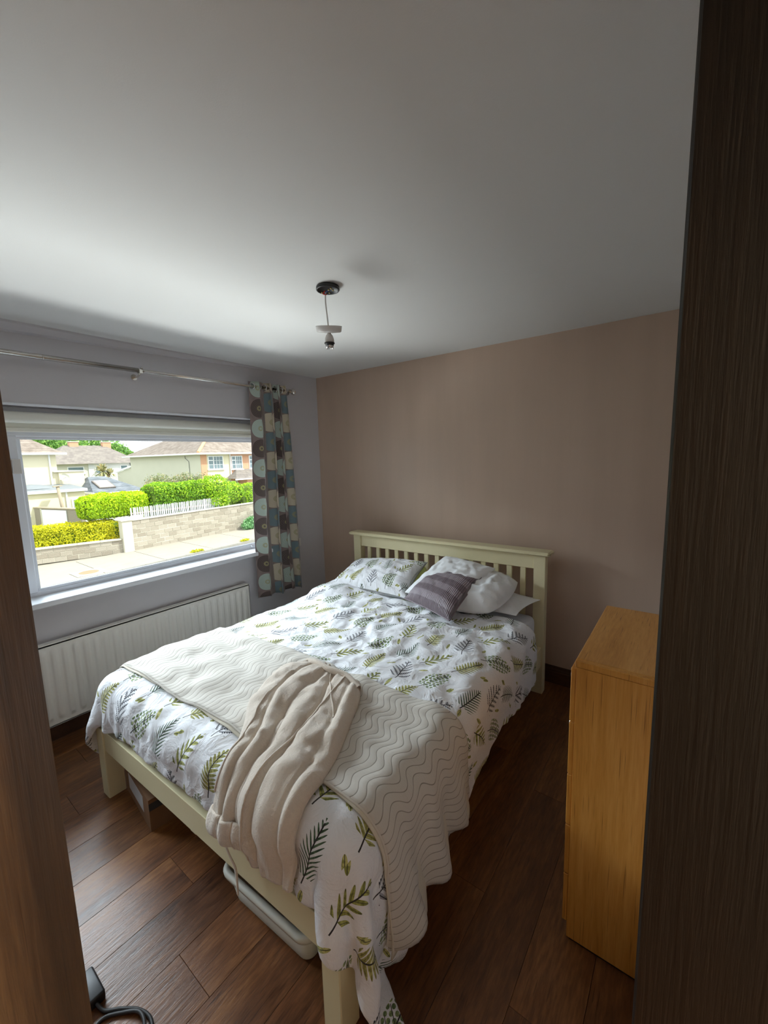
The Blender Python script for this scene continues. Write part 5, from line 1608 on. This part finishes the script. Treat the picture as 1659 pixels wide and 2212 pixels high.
# house B: white and grey, further back
t = thing('white_house', 'white and grey house with two chimneys in the distance', 'house', (0, 0, 0))
wallbox('wall', -58, -50.0, 10.9, 13.8, -2.4, 1.66, M['render_grey'], t, label='grey wall')
wallbox('wall', -58, -49.9, 13.8, 18.55, -2.4, 1.66, M['render_white'], t, label='white wall')
hip_roof('roof', -58.4, -49.5, 10.2, 19.2, 1.64, (-54, 12.9, 3.75), (-54, 17.0, 3.75), M['roof_grey'], t)
for y in (13.4, 16.7):
    c = wallbox('chimney', -54.3, -53.7, y, y + 0.9, 3.3, 4.12, M['brick_orange'], t, 0.03)
    wallbox('chimney_cap', -54.36, -53.64, y - 0.06, y + 0.96, 4.12, 4.22, M['coping'], c)
for a, b, c, d in ((11.9, 13.4, 0.6, 1.35), (16.9, 17.7, 0.7, 1.40), (14.4, 15.0, 0.5, 1.30)): window(t, -49.9 if a > 13.8 else -50.0, a, b, c, d)
for y in (17.95, 18.35): wallbox('downpipe', -49.88, -49.78, y, y + 0.09, -2, 1.6, M['gasket'], t)

# house C: large, grey gable, orange brick panels
t = thing('semi_detached_house', 'large house with grey gable wall, orange brick panels and white grid windows', 'house', (0, 0, 0))
wallbox('gable_wall', -45, -31.02, 16.09, 28, -2.4, 2.22, M['render_grey'], t, label='grey rendered gable wall')
wallbox('brick_panel', -31.02, -30.94, 16.09, 16.62, -2.4, 2.2, M['brick_orange'], t, label='orange brick panel')
wallbox('front_wall', -31.02, -30.97, 16.62, 18.86, -2.4, 2.2, M['render_cream'], t, label='cream rendered wall')
wallbox('brick_panel', -31.02, -30.94, 18.86, 21.55, -2.4, 2.2, M['brick_orange'], t, label='orange brick panel')
wallbox('front_wall', -31.02, -30.97, 21.55, 28, -2.4, 2.2, M['render_cream'], t, label='cream rendered wall')
rf = hip_roof('roof', -45.5, -30.5, 15.65, 32, 2.28, (-38.0, 22.3, 5.9), (-38.0, 25, 5.9), M['roof_brown'], t)
bm = B(); tube(bm, [(-30.5, 15.65, 2.33), (-38.0, 22.3, 5.95)], 0.13, 8); obj('hip_tiles', bm, plain('hip_tiles', (0.62, 0.36, 0.2), 0.9), t, label='orange hip tiles')
wallbox('gutter', -30.52, -30.36, 15.6, 32, 2.16, 2.30, M['upvc_white'], t, 0.03)
wallbox('gutter', -45.6, -30.4, 15.52, 15.66, 2.16, 2.30, M['upvc_white'], t, 0.03)
window(t, -30.97, 16.72, 18.18, 0.86, 2.04, (3, 3, 0.34))
window(t, -30.94, 18.98, 20.12, 0.80, 2.02, (3, 3, 0.36))
window(t, -30.94, 20.86, 22.0, 0.80, 2.02, (3, 3, 0.36))
for y in (18.86, 21.55): wallbox('downpipe', -30.92, -30.86, y - 0.04, y + 0.04, 0.2, 2.16, M['upvc_white'], t)
bm = B()
e = [bm.verts.new(p) for p in ((-31, 18.35, -0.02), (-29.4, 18.35, -0.02), (-29.4, 24, -0.02), (-31, 24, -0.02), (-31, 19.5, 0.82), (-31, 23.5, 0.82))]
for f in ((0, 1, 4), (1, 2, 5, 4), (2, 3, 5), (0, 3, 2, 1), (0, 4, 5, 3)): bm.faces.new([e[i] for i in f])
bmesh.ops.recalc_face_normals(bm, faces=bm.faces); obj('porch_roof', bm, M['roof_grey'], t)
wallbox('fascia', -29.45, -29.32, 18.3, 24, -0.14, -0.02, M['upvc_white'], t)
wallbox('porch_wall', -31, -29.6, 19.6, 24, -2.4, -0.1, M['brick_orange'], t, label='orange brick porch')
window(t, -30.95, 18.5, 19.5, -1.9, -0.25, fr=0.08)
sk = thing('x', None, None); sk.name = 'skylight'; sk.parent = t
sk.location = (-37.1, 19.0, 4.16); sk.rotation_euler = (math.atan2(3.62, 6.65), 0, 0)
bm = B(); box(bm, -0.6, 0.6, -1.0, 1.0, -0.05, 0.08); obj('frame', bm, M['roof_grey'], sk)
bm = B(); box(bm, -0.5, 0.5, -0.9, 0.9, 0.0, 0.10); obj('pane', bm, M['far_glass'], sk)
bm = B(); tube(bm, [(-33.5, 16.05, 2.1), (-33.5, 16.05, 1.9), (-32.9, 16.05, 1.6), (-32.9, 16.05, -1.5)], 0.02, 6); obj('cable', bm, M['gasket'], t)
# low annexe with a white barge board on the left of the gable
bm = B(); prism(bm, [(-49.2, 0.55), (-45.0, 0.55), (-45.0, 1.15)], 'y', 16.3, 20); box(bm, -49.2, -45, 16.3, 20, -2.4, 0.55); obj('annexe', bm, M['render_grey'], t)
bm = B(); prism(bm, [(-49.3, 0.56), (-49.3, 0.74), (-45.0, 1.36), (-45.0, 1.18)], 'y', 16.15, 16.32); obj('barge_board', bm, M['upvc_white'], t)

# ---- cabbage palm and trees
t = thing('cabbage_palm', 'cabbage palm with a spiky brownish crown in front of the white house', 'palm tree', (-36, 10.35, -2.4))
bm = B(); tube(bm, [(0, 0, 0), (0.05, 0, 1.6), (0, 0.02, 3.3)], [0.16, 0.12, 0.10], 8); tube(bm, [(0.03, 0, 2.4), (0, 0.5, 3.2)], 0.09, 8); obj('trunk', bm, M['bark'], t, True)
def blades(rs, c, n, L_):
    V_, F_, T_ = [], [], []
    for k in range(n):
        th = rs.rand() * 2 * PI; ph = rs.uniform(-0.5, 1.35)
        d = np.array([math.cos(th) * math.cos(ph), math.sin(th) * math.cos(ph), math.sin(ph)])
        s = np.cross(d, [0, 0, 1]); s /= np.linalg.norm(s)
        l = L_ * rs.uniform(0.7, 1.1)
        p0 = np.array(c); p1 = p0 + d * l * 0.6; p2 = p0 + d * l + np.array([0, 0, -0.25 * l])
        b = len(V_)
        V_ += [p0 - s * 0.02, p0 + s * 0.02, p1 + s * 0.045, p1 - s * 0.045, p2]
        F_ += [(b, b + 1, b + 2, b + 3), (b + 3, b + 2, b + 4)]
        T_ += [rs.rand()] * 5
    return V_, F_, T_
rs = np.random.RandomState(5)
V1, F1, T1 = blades(rs, (0, 0, 3.35), 170, 1.0)
V2, F2, T2 = blades(rs, (0, 0.55, 3.2), 90, 0.75)
me = bpy.data.meshes.new('crown'); me.from_pydata([tuple(v) for v in V1 + V2], [], F1 + [tuple(i + len(V1) for i in f) for f in F2]); me.materials.append(M['leaf_palm'])
at = me.attributes.new('tint', 'FLOAT', 'POINT'); at.data.foreach_set('value', np.array(T1 + T2, dtype=np.float32))
o = bpy.data.objects.new('crown', me); C.objects.link(o); o.parent = t; o['kind'] = 'stuff'

tl = ['broad green tree behind the roof of the cream house', 'green tree between the cream house and the first chimney', 'tall green tree behind the two chimneys', 'small green tree at the right end of the white house roof', 'low tree top beyond the small far roof']
for k, (y, x, z, r_) in enumerate(((13.0, -66, 4.6, 2.6), (17.0, -70, 4.4, 2.8), (22.0, -74, 4.6, 2.8), (25.5, -74, 3.4, 1.7), (27.6, -76, 2.6, 1.2))):
    t = thing('garden_tree', tl[k], 'tree', (x, y, -2.4))
    bm = B(); tube(bm, [(0, 0, 0), (0.1, 0.1, z + 2)], [0.35, 0.15], 8); obj('trunk', bm, M['bark'], t)
    rr = random.Random(k)
    bl = [(rr.uniform(-r_, r_) * 0.5, rr.uniform(-r_, r_) * 0.8, z + 2.4 + rr.uniform(-r_, r_) * 0.45, r_ * 0.55, r_ * 0.62, r_ * 0.5) for _ in range(7)]
    leaf_cloud('crown', 3800, ell_sampler(bl, 0.16), 0.16, 'leaf_tree', t, 30 + k)
t = thing('far_house', 'slice of a far house roof behind the gable of the large house', 'house', (0, 0, 0))
wallbox('wall', -70, -62, 24.2, 32, -2.4, 1.7, M['render_white'], t)
hip_roof('roof', -70.5, -61.5, 23.6, 32, 1.7, (-66, 27.5, 4.0), (-66, 29, 4.0), M['roof_grey'], t)
